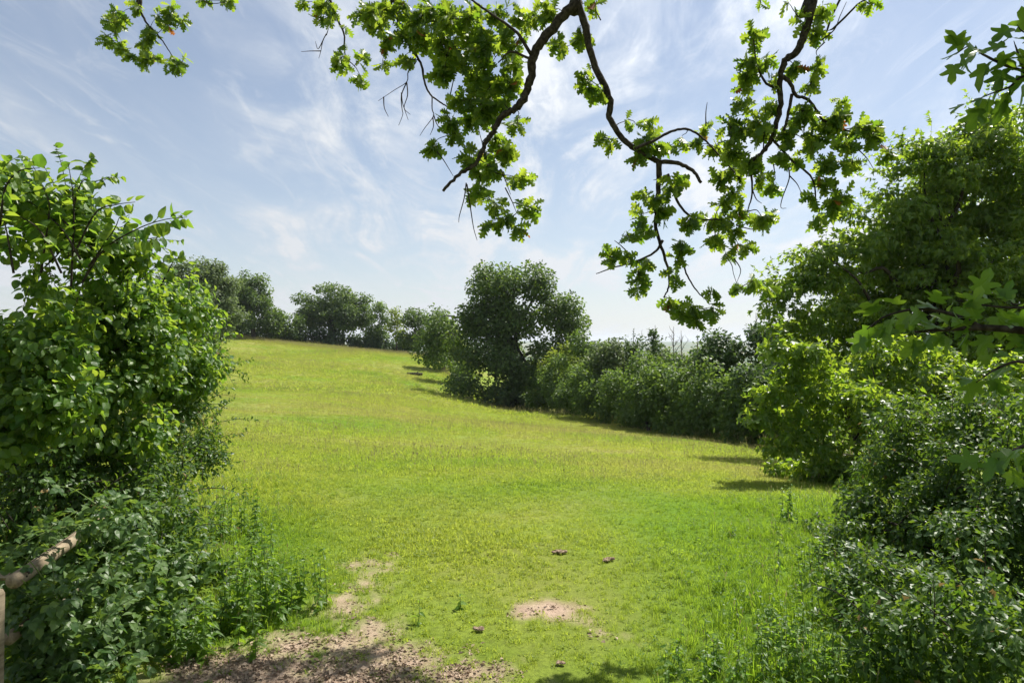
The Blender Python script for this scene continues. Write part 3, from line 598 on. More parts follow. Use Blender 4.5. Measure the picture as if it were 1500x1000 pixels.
bough([(1205, 176), (1235, 190), (1265, 196), (1290, 215)], 4.15, .009, .003, dd=.2)
bough([(1132, 205), (1160, 235), (1190, 262), (1196, 300), (1204, 306)], 4.15, .008, .003)
bough([(1139, 130), (1120, 120), (1108, 90), (1104, 60)], 4.15, .009, .003)
bough([(1098, 238), (1102, 280), (1095, 310)], 4.15, .008, .003)
M2 = bough([(570, -40), (578, 0), (582, 26), (590, 46), (602, 70), (616, 92), (622, 120), (630, 138), (642, 148), (658, 158)], 4.8, .014, .005, [fork, (.0, 2.6, 5.6)])
bough([(574, -10), (600, 18), (616, 26), (630, 30), (642, 28)], 4.8, .013, .007)
M1 = bough([(478, -40), (484, 0), (496, 32), (504, 50), (506, 82), (522, 100)], 5.2, .013, .003, [fork, (-.3, 2.8, 6)])
LB_ = bough([(203, -40), (206, 0), (207, 18), (216, 36), (230, 50), (246, 72), (258, 92)], 6.4, .016, .003, [fork, (-1.6, 3.2, 6.5)])
bough([(778, 80), (760, 52), (748, 40), (716, 18), (688, -2)], 4.25, .012, .006)
bough([(776, 86), (748, 76), (730, 92)], 4.25, .009, .004)
bough([(1250, -40), (1266, 0), (1280, 6)], 4.15, .008, .003, [fork])
bough([(1110, -40), (1114, 2)], 4.15, .006, .003, [(1.5, 4, 5.4)])
bough([(300, -40), (300, 2), (330, 4)], 6.0, .006, .003, [(-2.0, 4.5, 6)])
# the rest of the crown, out of view; masses added to shade maple and hazel
LC = []
for c_, r_ in (((3.75, 4.2, 6.1), (1.25, .9, .7)), ((3.4, 1.6, 6.0), (1.6, 1.5, .9)), ((5.2, 1.5, 6.3), (1.5, 1.6, .9)), ((-.5, 4.6, 6.3), (1.2, .7, .6)), ((1.2, -1.0, 7.2), (2.6, 2.2, 1.3)), ((-1.2, .5, 6.8), (1.7, 1.6, .9)), ((5.9, 4.2, 6.6), (1.1, .9, .8))):
    LC.append((np.array(c_), np.array(r_))); P = limb_path(rng, fork, np.array(c_), .05, .05); T = Tubes(); T.add(P, [.10, .06, .015], 8, .06, rng); add('bough', T.mesh('bough', BARK, OKB), oak)
LCn, _ = crown_leaves(rng, LC, .40, .11, .34, .5, .6)
SM = [(np.array(c_), np.array((.26, .18, .14)) * q_) for c_, q_ in (((1.75, 6.2, 5.75), 1.0), ((1.30, 6.05, 5.65), 1.1), ((2.25, 6.1, 5.9), .7), ((.95, 5.9, 5.7), .8))]  # small unseen clumps added to dapple the lower left ground with shade
for c_, r_ in SM:
    T = Tubes(); T.add(limb_path(rng, np.array([2.2, 3.2, 5.9]), c_, .04, .05), [.02, .012, .005], 6); add('branch', T.mesh('branch', BARK, OKB), oak)
LS, _ = crown_leaves(rng, SM, .13, .10, .42, .5, .6, gapt=-9)
add('shade_canopy', LS.mesh('shade_canopy', HAW_C, L_OAK, OKB), oak)['kind'] = 'stuff'
add('shade_canopy', LCn.mesh('shade_canopy', HAW_C, L_OAK, OKB), oak)['kind'] = 'stuff'
# dead hanging twigs
T = Tubes()
for tr, d in (([(609, 92), (598, 105), (596, 120), (578, 132), (554, 148)], 4.75), ([(596, 120), (588, 140), (589, 160), (590, 168), (584, 184)], 4.75), ([(596, 122), (597, 140), (592, 158), (601, 168)], 4.75), ([(562, 142), (563, 158), (569, 171)], 4.75), ([(588, 136), (590, 152), (598, 176)], 4.75),
             ([(633, 142), (633, 160), (635, 170), (622, 188), (615, 199)], 4.75), ([(635, 168), (640, 182), (650, 196)], 4.75), ([(634, 172), (635, 185), (630, 198)], 4.75), ([(640, 222), (650, 235), (664, 258)], 4.3),
             ([(683, 268), (680, 290), (673, 316), (672, 326)], 4.3), ([(684, 270), (690, 310), (694, 335), (699, 352)], 4.3), ([(478, 50), (473, 60), (470, 75), (467, 86)], 5.2), ([(470, 75), (455, 75), (441, 76)], 5.2), ([(474, 58), (466, 72), (462, 61)], 5.2), ([(478, 52), (482, 40)], 5.2),
             ([(1202, 60), (1222, 44), (1230, 25), (1240, 3)], 4.15), ([(1208, 62), (1196, 75), (1198, 84)], 4.15), ([(1118, 222), (1120, 180), (1122, 140)], 4.15), ([(1155, 245), (1156, 262), (1146, 290), (1144, 304), (1152, 305)], 4.15), ([(1157, 258), (1168, 270), (1175, 286)], 4.15), ([(1256, 218), (1270, 232), (1281, 250)], 4.2),
             ([(1133, 240), (1136, 262)], 4.15), ([(1102, 278), (1108, 292), (1116, 298)], 4.15), ([(966, 262), (957, 264)], 4.3), ([(1034, 185), (1034, 165), (1036, 150)], 4.15), ([(1078, 330), (1105, 336), (1118, 326)], 4.5), ([(1075, 378), (1085, 395), (1080, 412)], 4.5), ([(655, 160), (690, 0)], 4.9),
             ([(740, 275), (750, 295), (756, 310)], 4.3), ([(735, 250), (748, 285)], 4.3), ([(880, 30), (872, 12), (876, -5)], 4.3)):
    T.add(smooth_path([at(x, y, d) for x, y in tr], 4), [.0045, .0030, .0015], 4)
add('dead_twigs', T.mesh('dead_twigs', BARK, OKB), oak)['kind'] = 'stuff'
BL = {  # leaf masses: (px, py, rx, ry), by depth
 6.4: [(166, 30, 22, 25), (178, 70, 24, 14), (214, 56, 18, 22), (242, 22, 22, 25), (268, 30, 8, 10), (220, 90, 22, 20), (258, 92, 25, 20), (200, 12, 15, 12), (300, 2, 12, 6), (336, 2, 12, 6), (155, 55, 10, 14), (190, 82, 14, 8)],
 5.2: [(482, 24, 25, 28), (442, 3, 8, 6), (508, 38, 6, 5), (498, 94, 18, 20), (532, 86, 11, 10), (528, 118, 16, 14), (506, 68, 6, 5), (470, 10, 14, 12)],
 4.75: [(554, 28, 28, 35), (570, 66, 25, 18), (560, 98, 10, 10), (594, 86, 20, 9), (610, 30, 35, 35), (622, 60, 25, 25), (580, 10, 35, 15)],
 4.6: [(640, 25, 40, 30), (600, 55, 30, 25), (680, 55, 35, 35), (655, 90, 28, 22), (700, 115, 30, 26), (720, 145, 26, 22), (690, 175, 30, 20), (745, 60, 24, 30), (765, 30, 22, 22), (540, 20, 30, 22), (705, 235, 22, 20), (730, 205, 20, 18), (710, 280, 18, 16)],
 4.4: [(670, 30, 35, 30), (670, 80, 35, 30), (710, 60, 25, 30), (650, 110, 22, 18), (690, 140, 40, 30), (660, 176, 20, 22), (710, 170, 35, 25), (666, 198, 12, 14), (634, 218, 13, 19), (756, 182, 20, 14), (740, 226, 22, 26), (688, 230, 25, 22), (712, 254, 30, 22), (696, 286, 12, 16), (764, 262, 22, 18),
       (726, 298, 18, 15), (718, 330, 15, 12), (740, 320, 16, 15), (776, 306, 20, 16), (760, 338, 11, 10), (800, 20, 24, 20), (820, 68, 16, 18), (752, 96, 20, 20), (748, 124, 20, 20), (712, 90, 25, 22), (872, 8, 14, 10), (780, 24, 15, 20), (852, 52, 12, 20), (730, 20, 30, 20), (720, 120, 28, 20), (640, 60, 20, 25), (690, 20, 22, 20), (735, 150, 22, 18)],
 4.3: [(860, 120, 18, 26), (870, 136, 17, 22), (890, 206, 16, 18), (920, 174, 6, 8), (932, 184, 6, 8), (950, 178, 9, 10), (946, 204, 18, 14), (970, 216, 24, 18), (936, 232, 9, 9), (998, 208, 8, 10), (988, 274, 22, 22), (940, 286, 12, 12), (940, 320, 14, 22), (970, 316, 18, 20), (946, 340, 10, 10), (918, 346, 16, 12), (898, 374, 18, 18), (920, 378, 12, 12), (950, 384, 16, 14), (934, 396, 12, 12),
       (936, 412, 10, 10), (934, 426, 10, 7), (1010, 326, 14, 18), (998, 360, 18, 18), (990, 380, 12, 12), (986, 402, 12, 12), (990, 416, 9, 7), (982, 444, 12, 14), (994, 456, 14, 13), (1014, 452, 14, 14), (1018, 470, 14, 14), (1042, 430, 12, 10), (1044, 456, 14, 18), (965, 295, 20, 14), (940, 218, 12, 10)],
 4.55: [(1034, 186, 13, 11), (1020, 212, 14, 16), (1050, 220, 20, 20), (1076, 246, 26, 25), (1050, 266, 14, 12), (1080, 284, 18, 15), (1046, 324, 25, 22), (1050, 350, 20, 18), (1074, 340, 14, 14), (1066, 376, 12, 10), (1094, 364, 20, 14), (1086, 312, 18, 12), (1126, 320, 12, 16), (1080, 424, 14, 14), (1104, 410, 14, 18), (1124, 424, 10, 8), (1060, 300, 18, 12), (1108, 322, 14, 10)],
 4.16: [(1104, 50, 20, 14), (1106, 68, 8, 8), (1096, 90, 28, 14), (1094, 112, 24, 18), (1124, 90, 10, 14), (1130, 114, 12, 12), (1088, 128, 8, 10), (1204, 20, 18, 20), (1196, 50, 18, 15), (1172, 32, 8, 16), (1168, 100, 16, 18), (1196, 98, 16, 12), (1184, 124, 16, 12), (1090, 152, 20, 14), (1070, 180, 22, 18), (1106, 180, 20, 20), (1130, 160, 14, 20), (1176, 164, 20, 18), (1220, 172, 30, 16), (1232, 148, 11, 7), (1280, 186, 22, 14), (1114, 6, 9, 8), (1150, 2, 6, 4), (1270, 4, 22, 6),
       (1120, 190, 26, 24), (1150, 200, 22, 22), (1152, 230, 26, 20), (1180, 170, 22, 22), (1190, 206, 26, 28), (1216, 186, 28, 20), (1210, 236, 26, 20), (1240, 206, 22, 22), (1248, 238, 24, 16), (1264, 186, 20, 16), (1280, 200, 16, 18), (1298, 226, 18, 15), (1080, 200, 24, 22), (1070, 230, 24, 22), (1120, 262, 14, 14), (1132, 274, 14, 12), (1204, 266, 24, 16), (1188, 290, 10, 10), (1220, 300, 24, 20), (1196, 322, 10, 8), (1236, 286, 14, 14), (1120, 322, 18, 16), (1100, 240, 18, 20)]}
allB = np.vstack([b for b in BOUGHS])
L = Leaves(); TW = Tubes()
NODE_A = np.zeros((20000, 3)); NODE_A[:len(allB)] = allB; nN = len(allB)
for d, blobs in BL.items():
    blobs = sorted(blobs, key=lambda q: np.min(np.sum((allB - at(q[0], q[1], d)) ** 2, -1)))
    for (px, py, rx, ry) in blobs:
        area = math.pi * rx * ry; lp = 100 / d      # leaf length in px
        nros = max(1, int(round(area / (lp * lp) * 2.0 + .7)))
        for q in range(nros):
            e = rng.normal(size=3); e = e / np.linalg.norm(e) * rng.random() ** .4
            sx, sy = max(rx - lp * .40, 1), max(ry - lp * .40, 1)
            c = at(px + e[0] * sx, py + e[2] * sy, d + e[1] * (rx + ry) / 2 / 1000 * d * .9)
            dN = np.sum((NODE_A[:nN] - c) ** 2, -1); s = NODE_A[np.argmin(dN)]; dist = np.linalg.norm(c - s)
            if .015 < dist < .9:
                pt = limb_path(rng, s, c, .08, .09, 4); TW.add(pt, [.0036, .0024, .0016], 4)
                NODE_A[nN:nN + 4] = pt[[3, 5, 7, -1]]; nN += 4
            ax = nrm(c - s + np.array([0, 0, -.03]) + .25 * rng.normal(size=3) * dist) if dist > 1e-3 else np.array([0, 0, -1.0])
            m_ = rng.integers(5, 9)
            for z_ in range(m_):
                r_ = rng.normal(size=3); r_ = r_ - ax * np.dot(r_, ax); r_ = nrm(r_)
                D = r_ * rng.uniform(.6, 1.1) + ax * rng.uniform(.0, 1.0) + np.array([0, 0, -.30])
                Nn = ax * .8 + np.array([0, 0, .7]) + .6 * rng.normal(size=3)
                L.add(c - ax * rng.uniform(0, .04), D, Nn, rng.uniform(.058, .105))
L.done(); 
idx = L.pick(300, cell=10); sel = np.ones(len(L.P), bool); sel[idx] = False
leaf_objects(L, idx, [OAK, OAK2], L_OAK, oak, OKB, rng)
h = np.arange(len(L.P)) % 2 == 0
add('foliage', L.mesh('foliage', OAK, L_OAK, OKB, sel & h), oak)['kind'] = 'stuff'
add('foliage', L.mesh('foliage', OAK2, L_OAK, OKB, sel & ~h), oak)['kind'] = 'stuff'
add('twigs', TW.mesh('twigs', BARK, OKB), oak)['kind'] = 'stuff'

# ------------------------------------------------------------------ near maple reaching in from the right edge
MB_ = np.array([2.75, 2.5, 0]); MB_[2] = gz1(MB_[0], MB_[1]); rng = np.random.default_rng(88)
mp = thing('overhanging_maple', 'large-leaved maple reaching in from beyond the right edge, dark leaves against sky and bush', 'tree', MB_)
T = Tubes(); T.add(smooth_path([MB_ + [0, 0, -.1], MB_ + [.02, 0, 1.2], MB_ + [-.03, .1, 2.4], MB_ + [-.05, .2, 3.6]], 5), [.09, .075, .06, .04], 10, .03, rng); add('trunk', T.mesh('trunk', BARK, MB_), mp)
LM_M = [mesh_np('leaf', t_[0], t_[1], L_MAPLE_NEAR) for t_ in (MAPLE, MAPLE2, MAPLE)]
for pts, d0, r0, lead, nl, sz in (
    ([(1560, 492), (1500, 484), (1440, 480), (1390, 482), (1340, 486)], 2.4, .014, MB_ + [0, .03, 1.75], 26, .078),
    ([(1440, 480), (1400, 462), (1350, 452), (1300, 462), (1270, 482)], 2.4, .006, None, 22, .080),
    ([(1560, 440), (1500, 450), (1450, 448), (1400, 440)], 2.5, .006, MB_ + [0, .1, 1.8], 18, .085),
    ([(1560, 560), (1500, 530), (1460, 540), (1430, 560)], 2.3, .006, MB_ + [0, .03, 1.7], 11, .085),
    ([(1560, 640), (1510, 650), (1475, 665), (1455, 690)], 2.1, .006, MB_ + [-.02, .0, 1.3], 9, .09),
    ([(1560, 130), (1500, 105), (1470, 95), (1440, 80), (1420, 68), (1400, 80)], 3.0, .006, MB_ + [-.05, .15, 3.2], 16, .115),
    ([(1545, 120), (1500, 112), (1478, 128), (1450, 138), (1425, 150)], 3.0, .005, None, 13, .105),
    ([(1560, 60), (1510, 50), (1496, 45), (1490, 36)], 3.0, .004, MB_ + [-.05, .15, 3.4], 6, .09),
    ([(1500, 105), (1490, 75), (1485, 60)], 3.0, .004, None, 5, .09)):
    P = smooth_path(([np.array(lead)] if lead is not None else []) + [at(x, y, d0) for x, y in pts], 5)
    T = Tubes(); T.add(P, [r0 * 1.3, r0, r0 * .3], 6, .05, rng); BRN = add('branch', T.mesh('branch', BARK, MB_), mp); L = Leaves()
    u = np.linspace(.25 if lead is not None else .1, 1, nl)
    for k, f in enumerate(u):
        c = P[int(f * (len(P) - 1))]; tdir = nrm(P[min(len(P) - 1, int(f * (len(P) - 1)) + 1)] - P[max(0, int(f * (len(P) - 1)) - 1)])
        sd = nrm(np.cross(tdir, [0, 1, .4])) * (1 if k % 2 else -1)
        D = nrm(sd * .8 + tdir * .5 + .5 * rng.normal(size=3) + np.array([0, 0, -.45])); pet = rng.uniform(.02, .05)
        L.add(c + D * pet, D + np.array([0, 0, -.25]), np.array([0, -.35, 1.0]) + .55 * rng.normal(size=3), sz * rng.uniform(.7, 1.1))
    L.done(); leaf_objects(L, np.arange(len(L.P)), LM_M, L_MAPLE_NEAR, BRN, MB_, rng)

# ------------------------------------------------------------------ wooden fence in the left corner
WOOD = None
m, t, o = mat_new('weathered_wood')
tcx = N(t, 'ShaderNodeTexCoord'); mpn = N(t, 'ShaderNodeMapping'); mpn.inputs['Scale'].default_value = (30, 2.2, 30); t.links.new(tcx.outputs['Object'], mpn.inputs[0])
f1 = tex(t, mpn.outputs[0], 1.0, 8, .7, .4)
c = cmixn(t, ramp(t, f1, .3, .7), (.15, .115, .075), (.33, .27, .19)); c = cmixn(t, ramp(t, tex(t, tcx.outputs['Object'], 9, 3, .5), .58, .68), c, (.12, .12, .08))
p = N(t, 'ShaderNodeBsdfPrincipled'); t.links.new(c, p.inputs['Base Color']); p.inputs['Roughness'].default_value = .85; p.inputs['Specular IOR Level'].default_value = .2
bp = N(t, 'ShaderNodeBump'); bp.inputs['Strength'].default_value = .5; bp.inputs['Distance'].default_value = .004; t.links.new(f1, bp.inputs['Height']); t.links.new(bp.outputs[0], p.inputs['Normal']); t.links.new(p.outputs[0], o.inputs[0]); WOOD = m
fb = at(14, 852, 3.2); fb = np.array([fb[0], fb[1], gz1(fb[0], fb[1])]); rng = np.random.default_rng(5)
fence = thing('wooden_fence', 'weathered round-rail wooden fence half buried in bramble at the lower left', 'fence', fb)
def rail(a, b, r):
    a, b = np.array(a), np.array(b); t_ = np.linspace(0, 1, 7)[:, None]; P = a * (1 - t_) + b * t_; P[:, 2] += rng.normal(0, .003, 7)
    T = Tubes(); T.add(P, [r, r * .97, r], 14); return add('rail', T.mesh('rail', WOOD, fb), fence)
rail(at(20, 850, 3.2), at(148, 764, 4.28), .036)
rail(at(12, 935, 3.2), at(110, 862, 3.85), .030)
wa, wb = at(46, 826, 3.32), at(128, 770, 4.05)
T = Tubes(); T.add(limb_path(rng, wa + [0, 0, .012], wb + [0, 0, .012], .0, .006), [.0018, .0018], 4); add('wire', T.mesh('wire', BARK_F, fb), fence)
hk = at(40, 838, 3.28); T = Tubes(); T.add(np.array([hk + np.array([math.cos(a_) * .020 + .012, -.03, math.sin(a_) * .013 + .004]) for a_ in np.linspace(0, 5.2, 10)]), [.005, .005], 5); add('hook', T.mesh('hook', BARK_F, fb), fence)
def postbox(name, c, w, dth, h, par, base, mat, lean=(0, 0)):
    V = []
    for z, s in ((-.3, 1), (h - .02, 1), (h, .86)):
        for sx, sy in ((-1, -1), (1, -1), (1, 1), (-1, 1)): V.append((c[0] + sx * w / 2 * s + lean[0] * z, c[1] + sy * dth / 2 * s + lean[1] * z, c[2] + z))
    F = [(a + l * 4, (a + 1) % 4 + l * 4, (a + 1) % 4 + l * 4 + 4, a + l * 4 + 4) for l in range(2) for a in range(4)] + [(8, 9, 10, 11), (3, 2, 1, 0)]
    return add(name, mesh_np(name, np.array(V) - np.array(base), [np.array(F)], mat), par)
g = at(-20, 900, 3.0); gz_ = gz1(g[0], g[1]); gb = np.array([g[0], g[1], gz_])
gt = thing('gate_post', 'pale squared timber post cut off by the left edge of the view', 'post', gb)
postbox('post', (g[0], g[1], gz_), .085, .085, .60, gt, gb, WOOD, (.015, 0))
PB = at(4, 846, 3.25); T = Tubes(); T.add(np.array([PB + [-.35, .05, -.012], PB + [-.1, .03, -.004], PB + [.022, .02, 0]]), [.02, .02], 4)
add('plank', T.mesh('plank', WOOD, gb, False), gt)

# ------------------------------------------------------------------ things lying or growing in the field
SOIL = bark_mat('dry_dung', (.13, .09, .06), (.38, .28, .20), 60)
def clod(label, px, py, r, seed, name='clod'):
    rng = np.random.default_rng(seed); g = ground_at(px, py); V = []; F = []; n = 0
    import bmesh
    bm = bmesh.new()
    for k in range(7):
        a = rng.uniform(0, 6.28); q = rng.uniform(0, r * .75); s = r * rng.uniform(.3, .5)
        mt = Matrix.Translation((math.cos(a) * q * 1.3, math.sin(a) * q, s * .35 + .012)) @ Matrix.Diagonal((s * 1.2, s, s * .6, 1))
        bmesh.ops.create_icosphere(bm, subdivisions=2, radius=1, matrix=mt)
    for v in bm.verts: v.co += v.co.normalized() * (mnoise.noise(v.co * 55 + Vector((seed, 0, 0))) * r * .22)
    me = bpy.data.meshes.new(name); bm.to_mesh(me); bm.free(); me.materials.append(SOIL)
    o = add(name, me); o.location = tuple(g); tag(o, label, 'dung', 'dried dung lying in the grass')
clod('dark dung pat broken in two, left of the other one in the open grass', 820, 812, .055, 1)
clod('brown dung pat right of the broken one in the open grass', 892, 823, .05, 2)
clod('pale dry dung crumb close to the bare patch of earth', 702, 926, .04, 3)
clod('small brown clod nearest the bottom edge right of the bare track', 822, 975, .022, 4)
g = ground_at(607, 550); rng = np.random.default_rng(9)
lg = thing('fallen_log', 'small dark log lying far up the field near the hedge shadow', 'log', g)
T = Tubes(); T.add(np.array([g + [-.75, 0, .14], g + [0, .1, .17], g + [.8, .15, .15]]), [.16, .17, .13], 9, .08, rng); add('trunk', T.mesh('trunk', BARK_F, g), lg)
T = Tubes(); T.add(np.array([g + [.2, .1, .2], g + [.35, .1, .42]]), [.06, .03], 6); add('stub', T.mesh('stub', BARK_F, g), lg)

def weed(name, label, px, py, h, nleaf, leaf, seed, group=None, tpl=NETTLE, mat=None, d=None, cat='weed', nstem=1, spread=.05):
    rng = np.random.default_rng(seed); g = ground_at(px, py) if d is None else np.array([(px - 750) / 1000 * d, d, gz1((px - 750) / 1000 * d, d)])
    root = thing(name, label, cat, g, group); L = Leaves()
    for s in range(nstem):
        b = g + np.array([rng.normal(0, spread), rng.normal(0, spread), 0]); b[2] = gz1(b[0], b[1]) - .01; hh = h * rng.uniform(.75, 1.1)
        top = b + np.array([rng.normal(0, .08) * hh, rng.normal(0, .08) * hh, hh]); P = limb_path(rng, b, top, 0, .02, 5); T = Tubes(); T.add(P, [.0028, .0024, .001], 4); add('stem', T.mesh('stem', STEM_G, g), root)
        for k in range(nleaf):
            f = (k + .8) / nleaf; c = P[min(len(P) - 1, int(f * len(P)))]; a = k * 1.57 + (k % 2) * 3.14 + rng.normal(0, .3)
            L.add(c, np.array([math.cos(a), math.sin(a), rng.uniform(-.5, .4)]), np.array([0, 0, 1.0]) + .4 * rng.normal(size=3), leaf * (1.15 - .65 * f) * rng.uniform(.8, 1.2))
    L.done(); add('foliage', L.mesh('foliage', tpl, mat or L_WEED, g), root)['kind'] = 'stuff'
weed('dock_seedling', 'small upright dock seedling, left one of the pair in the short grass', 625, 905, .17, 9, .06, 101, 'dock seedlings in the short grass')
weed('dock_seedling', 'low leafy dock seedling, right one of the pair in the short grass', 667, 902, .11, 10, .07, 102, 'dock seedlings in the short grass')
weed('thistle', 'tall thin dark weed standing alone at the right edge of the mown grass', 1146, 765, .46, 22, .07, 103, nstem=4, spread=.07)
rng = np.random.default_rng(111)
NL = ['tall nettle clump at the right-hand tip of the left bank, over the bare track', 'nettle clump tucked against the bramble above the bare track', 'nettle clump halfway up the left bank beside the pale grass', 'lower nettle clump where the left bank meets the gravelly track', 'slender nettle clump set back between the hawthorn hedge and the meadow']
for k, (px, py, h, ns) in enumerate(((425, 905, .48, 30), (345, 915, .50, 30), (365, 850, .55, 26), (300, 955, .42, 26), (335, 790, .60, 24))):
    weed('nettle_clump', NL[k], px, py, h * .8, 20, .072, 120 + k, 'nettle clumps on the left bank', nstem=int(ns * .62), spread=.13, cat='nettles')
NR = ['dark nettle clump at the bottom edge nearest the middle of the view', 'nettle clump beside the lower right bush, at the bottom edge', 'nettle clump in front of the lower right bush, above the bottom edge', 'nettle clump in the lush grass against the bush, highest on the right bank', 'nettle clump growing out of the shadow at the foot of the right bush']
for k, (px, py, h, ns) in enumerate(((1050, 1010, .26, 22), (1190, 1010, .40, 30), (1150, 955, .30, 22), (1225, 860, .40, 26), (1265, 930, .45, 30))):
    weed('nettle_clump', NR[k], px, py, h * .85, 16, .058, 140 + k, 'nettle clumps on the right bank', nstem=ns, spread=.14, cat='nettles', mat=L_WEED)

# ------------------------------------------------------------------ grass and litter (uncountable: instanced inside one object each)
def scatter_object(name, templates, mats, P, rot, scl, pick, attrs, label, cat):
    """templates: list of (V, faces, matindex). One object: its mesh holds the points and the tuft shapes."""
    Vs = [P]; tid = [np.full(len(P), -1)]; F = []; mi = []; n = len(P)
    for k, parts in enumerate(templates):
        for V, fs, mk in parts:
            Vs.append(V); tid.append(np.full(len(V), k))
            for f in fs: F.append(f + n); mi.append(np.full(len(f), mk))
            n += len(V)
    by = {}
    for f, q in zip(F, mi): by.setdefault(f.shape[1], []).append((f, q))
    FF = [np.concatenate([a for a, _ in v]) for v in by.values()]; MI = np.concatenate([np.concatenate([q for _, q in v]) for v in by.values()])
    me = mesh_np(name, np.vstack(Vs), FF, mats); me.polygons.foreach_set('material_index', MI.astype(np.int32))
    tid = np.concatenate(tid); e = len(tid) - len(P)
    pad = lambda a: np.concatenate([a, np.zeros((e,) + a.shape[1:])])
    fattr(me, 'tid', tid, 'INT'); fattr(me, 'rot', pad(rot), 'FLOAT_VECTOR'); fattr(me, 'scl', pad(scl)); fattr(me, 'pick', pad(pick), 'INT')
    for k, v in attrs.items(): fattr(me, k, pad(v))
    ng = bpy.data.node_groups.new(name, 'GeometryNodeTree')
    ng.interface.new_socket('Geometry', in_out='INPUT', socket_type='NodeSocketGeometry'); ng.interface.new_socket('Geometry', in_out='OUTPUT', socket_type='NodeSocketGeometry')
    gi = N(ng, 'NodeGroupInput'); go = N(ng, 'NodeGroupOutput')
    def na(nm, typ):
        q = N(ng, 'GeometryNodeInputNamedAttribute', data_type=typ); q.inputs[0].default_value = nm; return q.outputs['Attribute']
    idn = na('tid', 'INT'); join = N(ng, 'GeometryNodeJoinGeometry')
    def sepeq(k):
        cmp_ = N(ng, 'FunctionNodeCompare', data_type='INT', operation='EQUAL'); ng.links.new(idn, cmp_.inputs[2]); cmp_.inputs[3].default_value = k
        sp = N(ng, 'GeometryNodeSeparateGeometry', domain='POINT'); ng.links.new(gi.outputs[0], sp.inputs[0]); ng.links.new(cmp_.outputs[0], sp.inputs['Selection']); return sp.outputs[0]
    for k in range(len(templates)):
        g2 = N(ng, 'GeometryNodeGeometryToInstance'); ng.links.new(sepeq(k), g2.inputs[0]); ng.links.new(g2.outputs[0], join.inputs[0])
    iop = N(ng, 'GeometryNodeInstanceOnPoints'); ng.links.new(sepeq(-1), iop.inputs['Points']); ng.links.new(join.outputs[0], iop.inputs['Instance'])
    iop.inputs['Pick Instance'].default_value = True; ng.links.new(na('pick', 'INT'), iop.inputs['Instance Index'])
    er = N(ng, 'FunctionNodeEulerToRotation'); ng.links.new(na('rot', 'FLOAT_VECTOR'), er.inputs[0]); ng.links.new(er.outputs[0], iop.inputs['Rotation'])
    ng.links.new(na('scl', 'FLOAT'), iop.inputs['Scale']); ng.links.new(iop.outputs[0], go.inputs[0])
    ob = add(name, me); md = ob.modifiers.new('scatter', 'NODES'); md.node_group = ng
    return tag(ob, label, cat, kind='stuff')
def blades(rng, n, rad, h0, h1, w, bend=.5, seg=2):
    V = []; F = []; b = 0
    for k in range(n):
        a = rng.uniform(0, 6.28); r = rad * math.sqrt(rng.random()); x, y = r * math.cos(a), r * math.sin(a); h = rng.uniform(h0, h1)
        la = rng.uniform(0, 6.28); lean = rng.uniform(.1, 1) * bend * h; wx, wy = -math.sin(la + rng.normal(0, .6)) * w / 2, math.cos(la) * w / 2
        for s in range(seg):
            f = s / seg; ww = 1 - .35 * f; ox, oy = math.cos(la) * lean * f * f, math.sin(la) * lean * f * f
            V += [(x + ox - wx * ww, y + oy - wy * ww, h * f - .01), (x + ox + wx * ww, y + oy + wy * ww, h * f - .01)]
        V.append((x + math.cos(la) * lean, y + math.sin(la) * lean, h * (1 - .25 * bend)))
        for s in range(seg - 1): F += [(b + 2 * s, b + 2 * s + 1, b + 2 * s + 3), (b + 2 * s, b + 2 * s + 3, b + 2 * s + 2)]
        F.append((b + 2 * seg - 2, b + 2 * seg - 1, b + 2 * seg)); b += 2 * seg + 1
    return np.array(V), [np.array(F)]
def herbs(rng, n, rad, size, h):
    L = Leaves()
    for k in range(n):
        a = rng.uniform(0, 6.28); r = rad * math.sqrt(rng.random()); c = np.array([r * math.cos(a), r * math.sin(a), rng.uniform(.2, 1) * h]); b = rng.uniform(0, 6.28)
        L.add(c, np.array([math.cos(b), math.sin(b), rng.uniform(-.2, .5)]), np.array([0, 0, 1.0]) + .4 * rng.normal(size=3), size * rng.uniform(.6, 1.3))
    L.done(); me = []; V, F = HAZEL2; Rm = frames(L.D, L.N); W = np.einsum('nij,vj->nvi', Rm, V) * L.S[:, None, None] + L.P[:, None, :]
    off = (np.arange(n) * len(V))[:, None, None]; return W.reshape(-1, 3), [(f[None] + off).reshape(-1, f.shape[1]) for f in F]
def stalks(rng, n, rad, h0, h1):
    V = []; F = []; b = 0
    for k in range(n):
        a = rng.uniform(0, 6.28); r = rad * math.sqrt(rng.random()); x, y = r * math.cos(a), r * math.sin(a); h = rng.uniform(h0, h1); lx, ly = rng.normal(0, .12, 2) * h; w = .0016
        c = math.cos(a); s = math.sin(a)
        V += [(x - w * c, y - w * s, 0), (x + w * c, y + w * s, 0), (x + lx + w * c, y + ly + w * s, h), (x + lx - w * c, y + ly - w * s, h), (x + lx * 1.05, y + ly * 1.05, h * .86), (x + lx * 1.1 + .009 * c, y + ly * 1.1 + .009 * s, h * .96), (x + lx * 1.25, y + ly * 1.25, h * 1.1), (x + lx * 1.1 - .009 * c, y + ly * 1.1 - .009 * s, h * .96)]
        F += [(b, b + 1, b + 2, b + 3), (b + 4, b + 5, b + 6, b + 7)]; b += 8
    return np.array(V), [np.array(F)]
rng = np.random.default_rng(500)
def view_points(rng, n, d0, d1, umax=.80, uexp=0):
    d = np.sqrt(rng.uniform(d0 * d0, d1 * d1, n)); u = rng.uniform(-umax, umax, n); return u * d, d
def right_edge(y):      # the hedge line on the right of the field
    return np.interp(y, [0, 5, 8.5, 11.5, 21, 28, 41, 51, 70, 88, 100], [3.6, 3.2, 3.9, 5.6, 8.6, 7.4, 4.6, 1.2, -6, -11, -14])
